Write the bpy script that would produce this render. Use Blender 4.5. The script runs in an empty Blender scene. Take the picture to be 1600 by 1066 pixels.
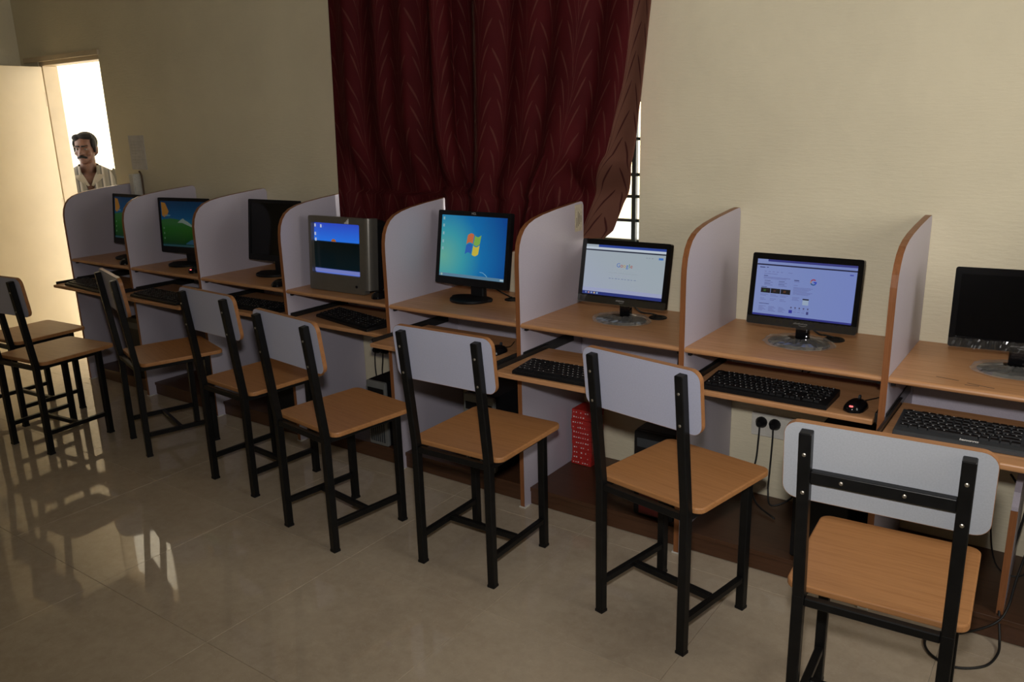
import bpy, bmesh, math, random
from mathutils import Vector, Matrix

random.seed(7)
scene = bpy.context.scene
COL = scene.collection

# ------------------------------------------------------------------ camera
CAM = Vector((5.6189, -2.8819, 1.4882))
YAW, PIT, ROL, FPX = -0.62365, -0.26483, -0.02689, 1279.97
Fv = Vector((math.sin(YAW) * math.cos(PIT), math.cos(YAW) * math.cos(PIT), math.sin(PIT)))
R0 = Vector((math.cos(YAW), -math.sin(YAW), 0)); U0 = R0.cross(Fv)
Rv = R0 * math.cos(ROL) + U0 * math.sin(ROL)
Uv = -R0 * math.sin(ROL) + U0 * math.cos(ROL)
cam_data = bpy.data.cameras.new('camera'); cam = bpy.data.objects.new('camera', cam_data); COL.objects.link(cam)
cam_data.sensor_width = 36.0; cam_data.lens = FPX / 1600 * 36.0; cam_data.clip_start = 0.02
cam.matrix_world = Matrix(((Rv.x, Uv.x, -Fv.x, CAM.x), (Rv.y, Uv.y, -Fv.y, CAM.y), (Rv.z, Uv.z, -Fv.z, CAM.z), (0, 0, 0, 1)))
scene.camera = cam

# ------------------------------------------------------------------ light
w = bpy.data.worlds.new('daylight_sky'); scene.world = w; w.use_nodes = True
bg = w.node_tree.nodes['Background']; bg.inputs['Color'].default_value = (1.0, 0.95, 0.86, 1); bg.inputs['Strength'].default_value = 7.2

def lamp(name, typ, loc, target, energy, color, **kw):
    l = bpy.data.lights.new(name, typ); l.energy = energy; l.color = color
    for k, v in kw.items(): setattr(l, k, v)
    o = bpy.data.objects.new(name, l); COL.objects.link(o); o.location = loc
    d = Vector(target) - Vector(loc); o.rotation_euler = d.to_track_quat('-Z', 'Y').to_euler()
    return o
# the photographer's flash, a hand's breadth above the lens
lamp('camera_flash', 'SPOT', CAM + Uv * 0.17, CAM + Fv * 3 + Rv * 0.40 + Uv * 0.75, 127, (1.0, 0.965, 0.94),
     spot_size=math.radians(115), spot_blend=1.0, shadow_soft_size=0.04)
# portals that guide the sky's light through the window on the right and the doorway
for nm, loc, tg, sx_, sy_ in (('window_portal', (6.81, -1.11, 1.59), (0, -1.11, 1.59), 1.16, 1.16), ('doorway_portal', (0.07, 0.10, 0.98), (0.07, -3, 0.98), 0.85, 1.95)):
    lamp(nm, 'AREA', loc, tg, 1, (1, 1, 1), shape='RECTANGLE', size=sx_, size_y=sy_).data.cycles.is_portal = True
vs = scene.view_settings
vs.view_transform = 'Standard'; vs.look = 'None'; vs.gamma = 1.0; vs.use_curve_mapping = False; vs.exposure = 0.0

# ------------------------------------------------------------------ helpers
def link(o, parent=None):
    COL.objects.link(o)
    if parent is not None: o.parent = parent
    return o

def obj(name, bm, mat, parent=None, smooth=False, M=None, auto=None):
    bmesh.ops.recalc_face_normals(bm, faces=bm.faces[:])
    me = bpy.data.meshes.new(name); bm.to_mesh(me); bm.free()
    mats = mat if isinstance(mat, (list, tuple)) else [mat]
    for m in mats: me.materials.append(m)
    if smooth:
        me.polygons.foreach_set('use_smooth', [True] * len(me.polygons))
        if auto: me.set_sharp_from_angle(angle=math.radians(auto))
    o = bpy.data.objects.new(name, me); link(o, parent)
    if M is not None: o.matrix_local = M
    return o

def tag(o, label=None, cat=None, group=None, kind=None):
    if label: o['label'] = label
    if cat: o['category'] = cat
    if group: o['group'] = group
    if kind: o['kind'] = kind
    return o

def empty(name, loc, rz=0.0):
    o = bpy.data.objects.new(name, None); COL.objects.link(o)
    o.empty_display_size = 0.05; o.location = loc; o.rotation_euler = (0, 0, rz)
    return o

def copy_tree(o, parent=None):
    c = o.copy(); COL.objects.link(c); c.parent = parent
    for ch in list(o.children): copy_tree(ch, c)
    return c

def merge(bm, t, M=None):
    if M is not None: bmesh.ops.transform(t, matrix=M, verts=t.verts[:])
    me = bpy.data.meshes.new('t'); t.to_mesh(me); t.free(); bm.from_mesh(me); bpy.data.meshes.remove(me)

def bx(bm, x0, x1, y0, y1, z0, z1, bev=0.0, seg=2, M=None, mi=0):
    t = bmesh.new(); bmesh.ops.create_cube(t, size=1.0)
    for v in t.verts:
        v.co = Vector(((x0 + x1) / 2 + v.co.x * (x1 - x0), (y0 + y1) / 2 + v.co.y * (y1 - y0), (z0 + z1) / 2 + v.co.z * (z1 - z0)))
    if bev > 0: bmesh.ops.bevel(t, geom=t.edges[:], offset=bev, segments=seg, profile=0.5, affect='EDGES')
    if mi:
        for f in t.faces: f.material_index = mi
    merge(bm, t, M); return bm

def box(*a, **k): return bx(bmesh.new(), *a, **k)

def rrect(w, h, r, n=5, cx=0.0, cy=0.0):
    """rounded rectangle outline, counter-clockwise; r a number or four (br, tr, tl, bl)"""
    rs = r if isinstance(r, (tuple, list)) else (r,) * 4
    out = []
    for (sx, sy, a0), rr in zip(((1, -1, -90), (1, 1, 0), (-1, 1, 90), (-1, -1, 180)), rs):
        ox, oy = cx + sx * (w / 2 - rr), cy + sy * (h / 2 - rr)
        for i in range(n + 1):
            a = math.radians(a0 + 90 * i / n); out.append((ox + rr * math.cos(a), oy + rr * math.sin(a)))
    return out

AX = {'x': lambda p, a: Vector((a, p[0], p[1])), 'y': lambda p, a: Vector((p[0], a, p[1])), 'z': lambda p, a: Vector((p[0], p[1], a))}
def prism(bm, poly, ax, a0, a1, mi=0, bev=0.0, M=None):
    t = bmesh.new(); f = AX[ax]
    A = [t.verts.new(f(p, a0)) for p in poly]; B = [t.verts.new(f(p, a1)) for p in poly]
    n = len(poly); t.faces.new(A); t.faces.new(B[::-1])
    for i in range(n): t.faces.new((A[i], B[i], B[(i + 1) % n], A[(i + 1) % n]))
    bmesh.ops.recalc_face_normals(t, faces=t.faces[:])
    if bev > 0:
        ed = [e for e in t.edges if (e.verts[0] in A) == (e.verts[1] in A) and len(e.link_faces) == 2 and any(len(q.verts) == n for q in e.link_faces)]
        bmesh.ops.bevel(t, geom=ed, offset=bev, segments=2, profile=0.5, affect='EDGES')
    for q in t.faces: q.material_index = mi
    merge(bm, t, M); return bm

def ring(bm, outer, inner, ax, a0, a1, back=True):
    """a frame: front face at a0 between outer and inner, walls to a1"""
    f = AX[ax]; n = len(outer)
    O0 = [bm.verts.new(f(p, a0)) for p in outer]; I0 = [bm.verts.new(f(p, a0)) for p in inner]
    O1 = [bm.verts.new(f(p, a1)) for p in outer]; I1 = [bm.verts.new(f(p, a1)) for p in inner]
    for i in range(n):
        j = (i + 1) % n
        bm.faces.new((O0[i], O0[j], I0[j], I0[i])); bm.faces.new((O0[j], O0[i], O1[i], O1[j])); bm.faces.new((I0[i], I0[j], I1[j], I1[i]))
        if back: bm.faces.new((O1[i], I1[i], I1[j], O1[j]))
    return bm

def smooth_path(pts, sub=6):
    P = [Vector(p) for p in pts]; out = []
    for i in range(len(P) - 1):
        p0 = P[i - 1] if i else P[0] * 2 - P[1]; p1, p2 = P[i], P[i + 1]; p3 = P[i + 2] if i + 2 < len(P) else P[-1] * 2 - P[-2]
        for k in range(sub):
            t = k / sub
            out.append(0.5 * ((2 * p1) + (p2 - p0) * t + (2 * p0 - 5 * p1 + 4 * p2 - p3) * t * t + (3 * p1 - p0 - 3 * p2 + p3) * t ** 3))
    out.append(P[-1]); return out

def tube(bm, pts, r, n=8, cap=True, radii=None):
    P = [Vector(p) for p in pts]; rings = []; nv = None
    for i, p in enumerate(P):
        t = (P[min(i + 1, len(P) - 1)] - P[max(i - 1, 0)]).normalized()
        if nv is None:
            nv = t.orthogonal().normalized()
        nv = (nv - t * nv.dot(t)).normalized(); b = t.cross(nv)
        rr = radii[i] if radii else r
        rings.append([bm.verts.new(p + (nv * math.cos(2 * math.pi * k / n) + b * math.sin(2 * math.pi * k / n)) * rr) for k in range(n)])
    for a, c in zip(rings, rings[1:]):
        for k in range(n): bm.faces.new((a[k], a[(k + 1) % n], c[(k + 1) % n], c[k]))
    if cap: bm.faces.new(rings[0][::-1]); bm.faces.new(rings[-1])
    return bm

def lathe(bm, prof, n=24, sx=1.0, sy=1.0, M=None):
    t = bmesh.new(); rings = []
    for r, z in prof:
        rings.append([t.verts.new((max(r, 1e-5) * sx * math.cos(2 * math.pi * k / n), max(r, 1e-5) * sy * math.sin(2 * math.pi * k / n), z)) for k in range(n)])
    for a, c in zip(rings, rings[1:]):
        for k in range(n): t.faces.new((a[k], a[(k + 1) % n], c[(k + 1) % n], c[k]))
    t.faces.new(rings[0][::-1]); t.faces.new(rings[-1]); merge(bm, t, M); return bm

def text_mesh(name, body, size, mat, parent, M, align='CENTER', shear=0.0, bold=0.0):
    cu = bpy.data.curves.new('txt', 'FONT'); cu.body = body; cu.size = size; cu.align_x = align; cu.align_y = 'CENTER'; cu.extrude = 0.0001; cu.shear = shear; cu.offset = bold; cu.resolution_u = 3
    to = bpy.data.objects.new('txt', cu); COL.objects.link(to)
    dg = bpy.context.evaluated_depsgraph_get(); me = bpy.data.meshes.new_from_object(to.evaluated_get(dg))
    bpy.data.objects.remove(to); bpy.data.curves.remove(cu)
    me.name = name; me.materials.clear(); me.materials.append(mat)
    o = bpy.data.objects.new(name, me); link(o, parent); o.matrix_local = M
    return o

# ------------------------------------------------------------------ materials
class NT:
    def __init__(s, name):
        s.m = bpy.data.materials.new(name); s.m.use_nodes = True; s.t = s.m.node_tree
        s.b = s.t.nodes['Principled BSDF']; s.out = s.t.nodes['Material Output']
    def n(s, typ, **kw):
        x = s.t.nodes.new(typ)
        for k, v in kw.items(): setattr(x, k, v)
        return x
    def l(s, a, b): s.t.links.new(a, b)
    def set(s, sock, v):
        if hasattr(v, 'is_output'): s.l(v, sock)
        else: sock.default_value = v
    def m_(s, op, a, b=None, c=None):
        x = s.n('ShaderNodeMath', operation=op); s.set(x.inputs[0], a)
        if b is not None: s.set(x.inputs[1], b)
        if c is not None: s.set(x.inputs[2], c)
        return x.outputs[0]
    def coord(s, kind='Object', scale=(1, 1, 1)):
        c = s.n('ShaderNodeTexCoord'); mp = s.n('ShaderNodeMapping'); s.l(c.outputs[kind], mp.inputs[0]); mp.inputs['Scale'].default_value = scale
        return mp.outputs[0]
    def noise(s, vec, scale, detail=2.0, rough=0.5):
        x = s.n('ShaderNodeTexNoise'); s.l(vec, x.inputs['Vector']); x.inputs['Scale'].default_value = scale; x.inputs['Detail'].default_value = detail; x.inputs['Roughness'].default_value = rough
        return x.outputs['Fac']
    def ramp(s, fac, stops, interp='LINEAR'):
        x = s.n('ShaderNodeValToRGB'); s.l(fac, x.inputs[0]); e = x.color_ramp.elements; x.color_ramp.interpolation = interp
        while len(e) < len(stops): e.new(0.5)
        for q, (p, c) in zip(e, stops): q.position = p; q.color = (*c, 1)
        return x.outputs[0]
    def mix(s, fac, a, b, typ='MIX'):
        x = s.n('ShaderNodeMix', data_type='RGBA', blend_type=typ)
        s.set(x.inputs[0], fac)
        s.set(x.inputs[6], a if hasattr(a, 'is_output') else (*a, 1)); s.set(x.inputs[7], b if hasattr(b, 'is_output') else (*b, 1))
        return x.outputs[2]
    def bump(s, h, strength, dist=0.001):
        x = s.n('ShaderNodeBump'); s.l(h, x.inputs['Height']); x.inputs['Strength'].default_value = strength; x.inputs['Distance'].default_value = dist; s.l(x.outputs[0], s.b.inputs['Normal'])
    def col(s, c): s.set(s.b.inputs['Base Color'], c if hasattr(c, 'is_output') else (*c, 1))
    def rough(s, r): s.set(s.b.inputs['Roughness'], r)
    def spec(s, v): s.b.inputs['Specular IOR Level'].default_value = v

def plain(name, c, r=0.5, metal=0.0, spec=0.5, var=0.08, scale=30, emit=None, es=0.0):
    k = NT(name); v = k.coord('Object'); f = k.noise(v, scale, 3)
    k.col(k.ramp(f, [(0.3, tuple(x * (1 - var) for x in c)), (0.7, tuple(min(1, x * (1 + var)) for x in c))]))
    k.rough(r); k.b.inputs['Metallic'].default_value = metal; k.spec(spec)
    if emit: k.b.inputs['Emission Color'].default_value = (*emit, 1); k.b.inputs['Emission Strength'].default_value = es
    return k.m

def wall_paint(name, c, strokes=True):
    k = NT(name); v = k.coord('Object'); big = k.noise(v, 1.7, 4, 0.6); k.col(k.ramp(big, [(0.3, tuple(x * 0.93 for x in c)), (0.7, tuple(x * 1.05 for x in c))]))
    v2 = k.coord('Object', (6, 6, 40)); s1 = k.noise(v2, 3, 6, 0.6); s2 = k.noise(v, 14, 5, 0.65)
    k.bump(k.m_('ADD', s1, k.m_('MULTIPLY', s2, 1.6)), 0.35, 0.006); k.rough(0.62); k.spec(0.25)
    return k.m

def wood(name, c, dark, axis=0, r=0.38, coat=0.0):
    k = NT(name); sc = [38, 38, 38]; sc[axis] = 1.6
    v = k.coord('Object', tuple(sc)); g = k.noise(v, 2.2, 6, 0.62)
    v2 = k.coord('Object', tuple(x * 5 for x in sc)); g2 = k.noise(v2, 2.0, 3, 0.5)
    f = k.m_('ADD', k.m_('MULTIPLY', g, 0.7), k.m_('MULTIPLY', g2, 0.3))
    k.col(k.ramp(f, [(0.36, dark), (0.5, c), (0.68, tuple(min(1, x * 1.12) for x in c))]))
    k.rough(r); k.spec(0.4); k.bump(g2, 0.08, 0.0004)
    return k.m

def laminate(name, c):
    k = NT(name); v = k.coord('Object'); f = k.noise(v, 260, 2, 0.6); g = k.noise(v, 3, 3)
    a = k.ramp(f, [(0.35, tuple(x * 0.9 for x in c)), (0.65, tuple(min(1, x * 1.06) for x in c))])
    k.col(k.mix(0.5, a, k.ramp(g, [(0.3, tuple(x * 0.95 for x in c)), (0.7, c)]), 'MIX')); k.rough(0.42); k.spec(0.35); k.bump(f, 0.12, 0.0005)
    return k.m

M_WALL = wall_paint('cream_wall_paint', (0.735, 0.668, 0.49))
M_CEIL = plain('ceiling_white', (0.6, 0.57, 0.5), 0.8)
M_EXT = wall_paint('exterior_cream_paint', (0.85, 0.74, 0.50))
M_DADO = plain('exterior_pale_blue_paint', (0.40, 0.47, 0.50), 0.7)
M_CORR = plain('corridor_floor_cement', (0.5, 0.46, 0.4), 0.7)
M_DOOR = plain('cream_door_paint', (0.74, 0.62, 0.42), 0.38, var=0.03, scale=6)
M_FRAME = plain('door_frame_paint', (0.60, 0.49, 0.33), 0.45, var=0.05, scale=10)
M_LAM = laminate('lavender_white_laminate', (0.475, 0.44, 0.515))
M_BACKWORN = laminate('worn_grey_white_laminate', (0.42, 0.44, 0.475))
M_BACKLAM = laminate('chair_white_laminate', (0.46, 0.475, 0.595))
M_WOOD = wood('beech_laminate', (0.53, 0.275, 0.13), (0.42, 0.20, 0.075))
M_SEAT = wood('beech_seat_laminate', (0.41, 0.192, 0.073), (0.345, 0.15, 0.052))
M_EDGE = wood('brown_edge_band', (0.26, 0.10, 0.036), (0.20, 0.072, 0.025), axis=2)
M_SHELF = wood('shaded_dark_shelf_laminate', (0.080, 0.036, 0.018), (0.062, 0.027, 0.013))  # dark brown laminate, its colour lowered further to hold the under-desk shade
M_EDGEL = wood('beech_edge_band', (0.33, 0.150, 0.060), (0.27, 0.115, 0.04), axis=0)
M_STEEL = plain('black_painted_steel', (0.007, 0.007, 0.007), 0.36, spec=0.22, var=0.2)
M_SCREW = plain('zinc_screw', (0.45, 0.42, 0.36), 0.35, metal=0.9)
M_RAIL = plain('dark_steel_slide', (0.035, 0.035, 0.035), 0.35, metal=0.6)
M_BLACK = plain('black_plastic', (0.008, 0.008, 0.009), 0.45, spec=0.2, var=0.15)
M_GLOSS = plain('glossy_black_plastic', (0.005, 0.005, 0.006), 0.07, spec=0.3, var=0.1)
M_KEY = plain('black_key_plastic', (0.009, 0.009, 0.010), 0.42, spec=0.2, var=0.1)
M_KBFR = plain('charcoal_plastic', (0.035, 0.04, 0.046), 0.4)
M_SILVER = plain('silver_grey_plastic', (0.17, 0.16, 0.14), 0.3, metal=0.5, var=0.04)
M_TOWGR = plain('grey_tower_front', (0.16, 0.165, 0.16), 0.45)
M_WHITE = plain('white_plastic', (0.62, 0.60, 0.54), 0.4)
M_PAPER = plain('pinned_paper', (0.56, 0.54, 0.52), 0.8)
M_INK = plain('printed_ink', (0.06, 0.05, 0.045), 0.8)
M_PRINTW = plain('white_print', (0.75, 0.75, 0.75), 0.6)
M_LOGO = plain('silver_logo_print', (0.55, 0.55, 0.55), 0.4)
M_RED = plain('red_card', (0.42, 0.022, 0.018), 0.45, var=0.15, scale=60)
M_REDP = plain('dark_red_panel', (0.10, 0.008, 0.008), 0.4)
M_CABLE = plain('black_cable_rubber', (0.010, 0.010, 0.010), 0.5)
M_GROUT = plain('tile_grout', (0.66, 0.61, 0.50), 0.8)
M_LED = plain('red_mouse_led', (0.3, 0.01, 0.01), 0.3, emit=(1.0, 0.16, 0.16), es=1.6)
M_GLED = plain('green_power_led', (0.01, 0.2, 0.08), 0.3, emit=(0.25, 1.0, 0.55), es=0.7)
M_IRON = plain('black_window_iron', (0.012, 0.02, 0.018), 0.5)

def tile_mat():
    k = NT('polished_cream_tile'); g = k.n('ShaderNodeNewGeometry'); p = g.outputs['Position']
    n1 = k.noise(p, 2.6, 6, 0.65); n2 = k.noise(p, 28, 6, 0.7)
    oi = k.n('ShaderNodeObjectInfo')
    f = k.m_('ADD', k.m_('MULTIPLY', n1, 0.6), k.m_('ADD', k.m_('MULTIPLY', n2, 0.4), k.m_('MULTIPLY', k.m_('SUBTRACT', oi.outputs['Random'], 0.5), 0.06)))
    c = k.ramp(f, [(0.33, (0.39, 0.315, 0.23)), (0.5, (0.465, 0.385, 0.285)), (0.68, (0.53, 0.445, 0.335))])
    vo = k.n('ShaderNodeTexVoronoi', feature='DISTANCE_TO_EDGE'); k.l(p, vo.inputs['Vector']); vo.inputs['Scale'].default_value = 9
    nv = k.n('ShaderNodeVectorMath', operation='ADD'); nn = k.n('ShaderNodeTexNoise'); k.l(p, nn.inputs['Vector']); nn.inputs['Scale'].default_value = 7; nn.inputs['Detail'].default_value = 4
    k.l(p, nv.inputs[0]); k.l(nn.outputs['Color'], nv.inputs[1]); k.l(nv.outputs[0], vo.inputs['Vector'])
    vein = k.m_('MULTIPLY', k.m_('LESS_THAN', vo.outputs['Distance'], 0.008), 0.25)
    k.col(k.mix(vein, c, (0.62, 0.54, 0.43))); k.rough(0.035); k.spec(0.5)
    return k.m
M_TILE = tile_mat()

def curtain_mat(name, base, motif, base2, gain):
    k = NT(name); uv = k.n('ShaderNodeUVMap'); sp = k.n('ShaderNodeSeparateXYZ'); k.l(uv.outputs[0], sp.inputs[0])
    u, v = sp.outputs[0], sp.outputs[1]
    nz = k.n('ShaderNodeTexNoise'); k.l(uv.outputs[0], nz.inputs['Vector']); nz.inputs['Scale'].default_value = 4
    u = k.m_('ADD', u, k.m_('MULTIPLY', k.m_('SUBTRACT', nz.outputs['Fac'], 0.5), 0.03))
    masks = []
    for (pu, pv, ou, ov, reach, th) in ((0.17, 0.30, 0.0, 0.0, 0.088, 0.0055), (0.17, 0.30, 0.004, 0.10, 0.070, 0.0048), (0.17, 0.30, -0.004, 0.20, 0.055, 0.0040)):
        q = k.m_('DIVIDE', k.m_('ADD', u, ou), pu); cell = k.m_('FLOOR', q); a = k.m_('SUBTRACT', k.m_('FRACT', q), 0.5)
        bb = k.m_('FRACT', k.m_('ADD', k.m_('DIVIDE', k.m_('ADD', v, ov), pv), k.m_('MULTIPLY', cell, 0.37)))
        arc = k.m_('MULTIPLY', k.m_('POWER', bb, 2.7), reach)
        dist = k.m_('ABSOLUTE', k.m_('SUBTRACT', k.m_('MULTIPLY', k.m_('ABSOLUTE', a), pu), arc))
        head = k.m_('MULTIPLY', k.m_('SMOOTH_MIN', k.m_('MAXIMUM', k.m_('SUBTRACT', bb, 0.62), 0.0), 0.2, 0.05), th * 6)
        tail = k.m_('MAXIMUM', k.m_('SUBTRACT', bb, 0.93), 0.0)
        width = k.m_('SUBTRACT', k.m_('ADD', head, 0.0009), k.m_('MULTIPLY', tail, th * 14))
        masks.append(k.m_('SUBTRACT', 1.0, k.m_('MINIMUM', k.m_('DIVIDE', dist, k.m_('MAXIMUM', width, 0.0003)), 1.0)))
    mk = k.m_('MINIMUM', k.m_('MULTIPLY', k.m_('MAXIMUM', masks[0], k.m_('MAXIMUM', masks[1], masks[2])), 1.6), 1.0)
    wv = k.coord('UV', (1, 1, 1)); weave = k.noise(wv, 500, 2)
    bc = k.ramp(k.noise(wv, 4, 3), [(0.35, base), (0.65, base2)])
    k.col(k.mix(k.m_('MULTIPLY', mk, gain), bc, motif)); k.rough(0.75); k.spec(0.08); k.bump(weave, 0.15, 0.0006)
    k.b.inputs['Sheen Weight'].default_value = 0.0; k.b.inputs['Sheen Tint'].default_value = (0.8, 0.3, 0.3, 1)
    return k.m
M_CURT = curtain_mat('maroon_frond_curtain', (0.049, 0.0052, 0.0062), (0.115, 0.038, 0.030), (0.064, 0.0065, 0.008), 0.6)
M_LINING = curtain_mat('curtain_reverse_side', (0.135, 0.058, 0.040), (0.045, 0.010, 0.010), (0.15, 0.066, 0.046), 0.95)

def screen_mat(name, build, strength=1.0, r=0.22):
    k = NT(name); c = k.n('ShaderNodeTexCoord'); sp = k.n('ShaderNodeSeparateXYZ'); k.l(c.outputs['Object'], sp.inputs[0])
    colr = build(k, sp.outputs[0], sp.outputs[2])
    k.col((0.003, 0.003, 0.0035)); k.rough(r); k.spec(0.22)
    if colr is not None:
        k.set(k.b.inputs['Emission Color'], colr if hasattr(colr, 'is_output') else (*colr, 1)); k.b.inputs['Emission Strength'].default_value = strength
    return k.m
EMITS = {}
def emat(c, s=0.72):
    key = (tuple(round(x, 3) for x in c), s)
    if key not in EMITS:
        EMITS[key] = plain('lit_screen_ink_%d' % len(EMITS), (0.004, 0.004, 0.004), 0.3, emit=c, es=s)
    return EMITS[key]

# ------------------------------------------------------------------ the room
XS = [0.6587, 1.2940, 1.9359, 2.5911, 3.2426, 3.9112, 4.5637, 5.1841, 5.83]
XL, XR, YF, ZC = -0.53, 6.75, -5.2, 3.0
WT = 0.115                                     # wall thickness
DX0, DX1, DZ = -0.30, 0.462, 1.955            # door opening
WX0, WX1, WZ0, WZ1 = 2.70, 4.168, 0.985, 2.35  # window opening

fl = obj('floor', box(XL - 0.1, XR, YF, 0.0, -0.08, -0.004), M_GROUT); tag(fl, 'cream polished floor of large square tiles', kind='structure')
# 600 mm tiles, each laid on its own
tile_me = {}
def tile(x0, x1, y0, y1):
    g = 0.0005
    key = (round(x1 - x0, 4), round(y1 - y0, 4))
    if key not in tile_me:
        bm = box(g, x1 - x0 - g, g, y1 - y0 - g, -0.006, 0.0, bev=0.0008, seg=1)
        me = bpy.data.meshes.new('floor_tile'); bm.to_mesh(me); bm.free(); me.materials.append(M_TILE); tile_me[key] = me
    o = bpy.data.objects.new('floor_tile', tile_me[key]); link(o, fl); o.location = (x0, y0, 0)
gx = [XL - 0.1] + [3.61 + 0.6 * i for i in range(-6, 9)] + [XR]
gx = sorted(v for v in gx if XL - 0.11 <= v <= XR + 0.001)
gy = [YF] + [-1.11 - 0.585 * i for i in range(-1, 8)] + [0.0]
gy = sorted(v for v in gy if YF - 0.001 <= v <= 0.001)
for a, b in zip(gx, gx[1:]):
    for c, d in zip(gy, gy[1:]):
        if b - a > 0.01 and d - c > 0.01: tile(a, b, c, d)

tag(obj('ceiling', box(XL - WT, XR + WT, YF - WT, WT, ZC, ZC + 0.1), M_CEIL), 'plain pale ceiling of the computer room', kind='structure')
tag(obj('wall_left', box(XL - WT, XL, YF, 0.0, -0.05, ZC), M_WALL), 'cream wall in the far left corner', kind='structure')
RY0, RY1, RZ0, RZ1 = -1.66, -0.56, 1.04, 2.14   # window opening in the right wall
bm = bmesh.new()
bx(bm, XR, XR + WT, YF, RY0, -0.05, ZC); bx(bm, XR, XR + WT, RY1, WT, -0.05, ZC); bx(bm, XR, XR + WT, RY0, RY1, -0.05, RZ0); bx(bm, XR, XR + WT, RY0, RY1, RZ1, ZC)
tag(obj('wall_right', bm, M_WALL), 'cream wall at the right end of the room', kind='structure')
w2 = empty('window_2', (XR, 0, 0)); tag(w2, 'wide window with iron bars in the right wall', kind='structure')
bm = bmesh.new(); ring(bm, rrect(RY1 - RY0 - 0.004, RZ1 - RZ0 - 0.004, 0.001, 1, (RY0 + RY1) / 2, (RZ0 + RZ1) / 2), rrect(RY1 - RY0 - 0.10, RZ1 - RZ0 - 0.10, 0.001, 1, (RY0 + RY1) / 2, (RZ0 + RZ1) / 2), 'x', 0.03, 0.08); obj('window_frame', bm, M_IRON, w2)
for k in range(1, 4): yb = RY0 + (RY1 - RY0) * k / 4; obj('mullion', box(0.035, 0.075, yb - 0.02, yb + 0.02, RZ0 + 0.05, RZ1 - 0.05), M_IRON, w2)
tag(obj('wall_front', box(XL - WT, XR + WT, YF - WT, YF, -0.05, ZC), M_WALL), 'cream wall behind the camera', kind='structure')
bm = bmesh.new()   # one wall with a doorway and a window opening, cut as a grid of blocks welded together
xsx = [XL - WT, DX0, DX1, WX0, WX1, XR]; zsz = [-0.2, WZ0, DZ, WZ1, ZC]
vv = {}
def gv(i, j, y):
    k = (i, j, y)
    if k not in vv: vv[k] = bm.verts.new((xsx[i], y, zsz[j]))
    return vv[k]
def solid(i, j):
    if i < 0 or j < 0 or i > 4 or j > 3: return False
    if i == 1 and j < 2: return False
    if i == 3 and j in (1, 2): return False
    return True
for i in range(5):
    for j in range(4):
        if not solid(i, j): continue
        for y in (0.0, WT): bm.faces.new((gv(i, j, y), gv(i + 1, j, y), gv(i + 1, j + 1, y), gv(i, j + 1, y)))
        for (di, dj, a, b) in ((-1, 0, (i, j), (i, j + 1)), (1, 0, (i + 1, j), (i + 1, j + 1)), (0, -1, (i, j), (i + 1, j)), (0, 1, (i, j + 1), (i + 1, j + 1))):
            if not solid(i + di, j + dj): bm.faces.new((gv(*a, 0.0), gv(*b, 0.0), gv(*b, WT), gv(*a, WT)))
tag(obj('wall_back', bm, M_WALL), 'cream plastered wall behind the row of desks', kind='structure')

# door frame, leaf
d1 = empty('door_1', (DX0, 0.0, 0.0)); tag(d1, 'cream door standing open with its painted frame', kind='structure')
def dpart(name, b, mat, par=None):
    o = obj(name, b, mat, par or d1); return o
FW = 0.045
dpart('frame_jamb', box(0.0, FW, 0.004, 0.105, 0.0, DZ - FW, bev=0.004), M_FRAME)
dpart('frame_jamb', box(DX1 - DX0 - FW * 0.4, DX1 - DX0, 0.05, 0.145, 0.0, DZ - FW, bev=0.004), M_FRAME)
dpart('frame_head', box(0.0, DX1 - DX0, 0.004, 0.105, DZ - FW, DZ, bev=0.004), M_FRAME)
dpart('architrave', box(-0.16, DX1 - DX0 + 0.025, -0.018, -0.001, DZ - 0.02, DZ + 0.012, bev=0.003), M_FRAME)
leaf = dpart('door_leaf', box(0.015, 0.05, -0.80, -0.004, 0.008, 1.905, bev=0.003), M_DOOR)
for z in (0.25, 0.95, 1.65): dpart('hinge', box(0.045, 0.0508, -0.012, -0.004, z, z + 0.09), M_FRAME, leaf)
dpart('handle', bx(box(0.05, 0.056, -0.75, -0.71, 0.93, 1.07, bev=0.002), 0.056, 0.085, -0.735, -0.722, 1.0, 1.015), M_SCREW, leaf)

# window with iron grille
w1 = empty('window_1', (0, 0, 0)); tag(w1, 'window with black iron grille behind the curtains', kind='structure')
bm = bmesh.new(); ww, hh = WX1 - WX0, WZ1 - WZ0; cx, cz = (WX0 + WX1) / 2, (WZ0 + WZ1) / 2
ring(bm, rrect(ww - 0.004, hh - 0.004, 0.001, 1, cx, cz), rrect(ww - 0.03, hh - 0.03, 0.001, 1, cx, cz), 'y', 0.115, 0.135); obj('window_frame', bm, M_IRON, w1)
zbars = [1.08, 1.176, 1.262, 1.40, 1.545, 1.69, 1.83, 1.98, 2.13, 2.25]
for z in zbars: obj('grille_bar', box(WX0 + 0.005, WX1 - 0.005, 0.095, 0.107, z - 0.006, z + 0.006), M_IRON, w1)
for x in (2.95, 3.24, 3.53, 3.81, 4.098): obj('grille_bar', box(x - 0.009, x + 0.009, 0.088, 0.106, WZ0 + 0.005, WZ1 - 0.005), M_IRON, w1)

# outside: corridor floor and the sunlit wall across it
tag(obj('corridor_floor', box(-12.0, 5.2, WT, 4.8, -0.25, -0.15), M_CORR), 'cement floor of the corridor outside the door', kind='structure')
ew = obj('wall_outside', box(-12.0, 5.2, 4.8, 4.95, -0.2, 3.4), M_EXT); tag(ew, 'bright cream wall across the open yard outside', kind='structure')
obj('dado', box(-11.99, 5.19, 4.785, 4.799, -0.15, 0.42), M_DADO, ew)
tag(obj('corridor_roof', box(-12.0, 5.2, WT, 2.3, 2.42, 2.55), M_CEIL), 'concrete roof slab over the corridor outside', kind='structure')

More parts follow.
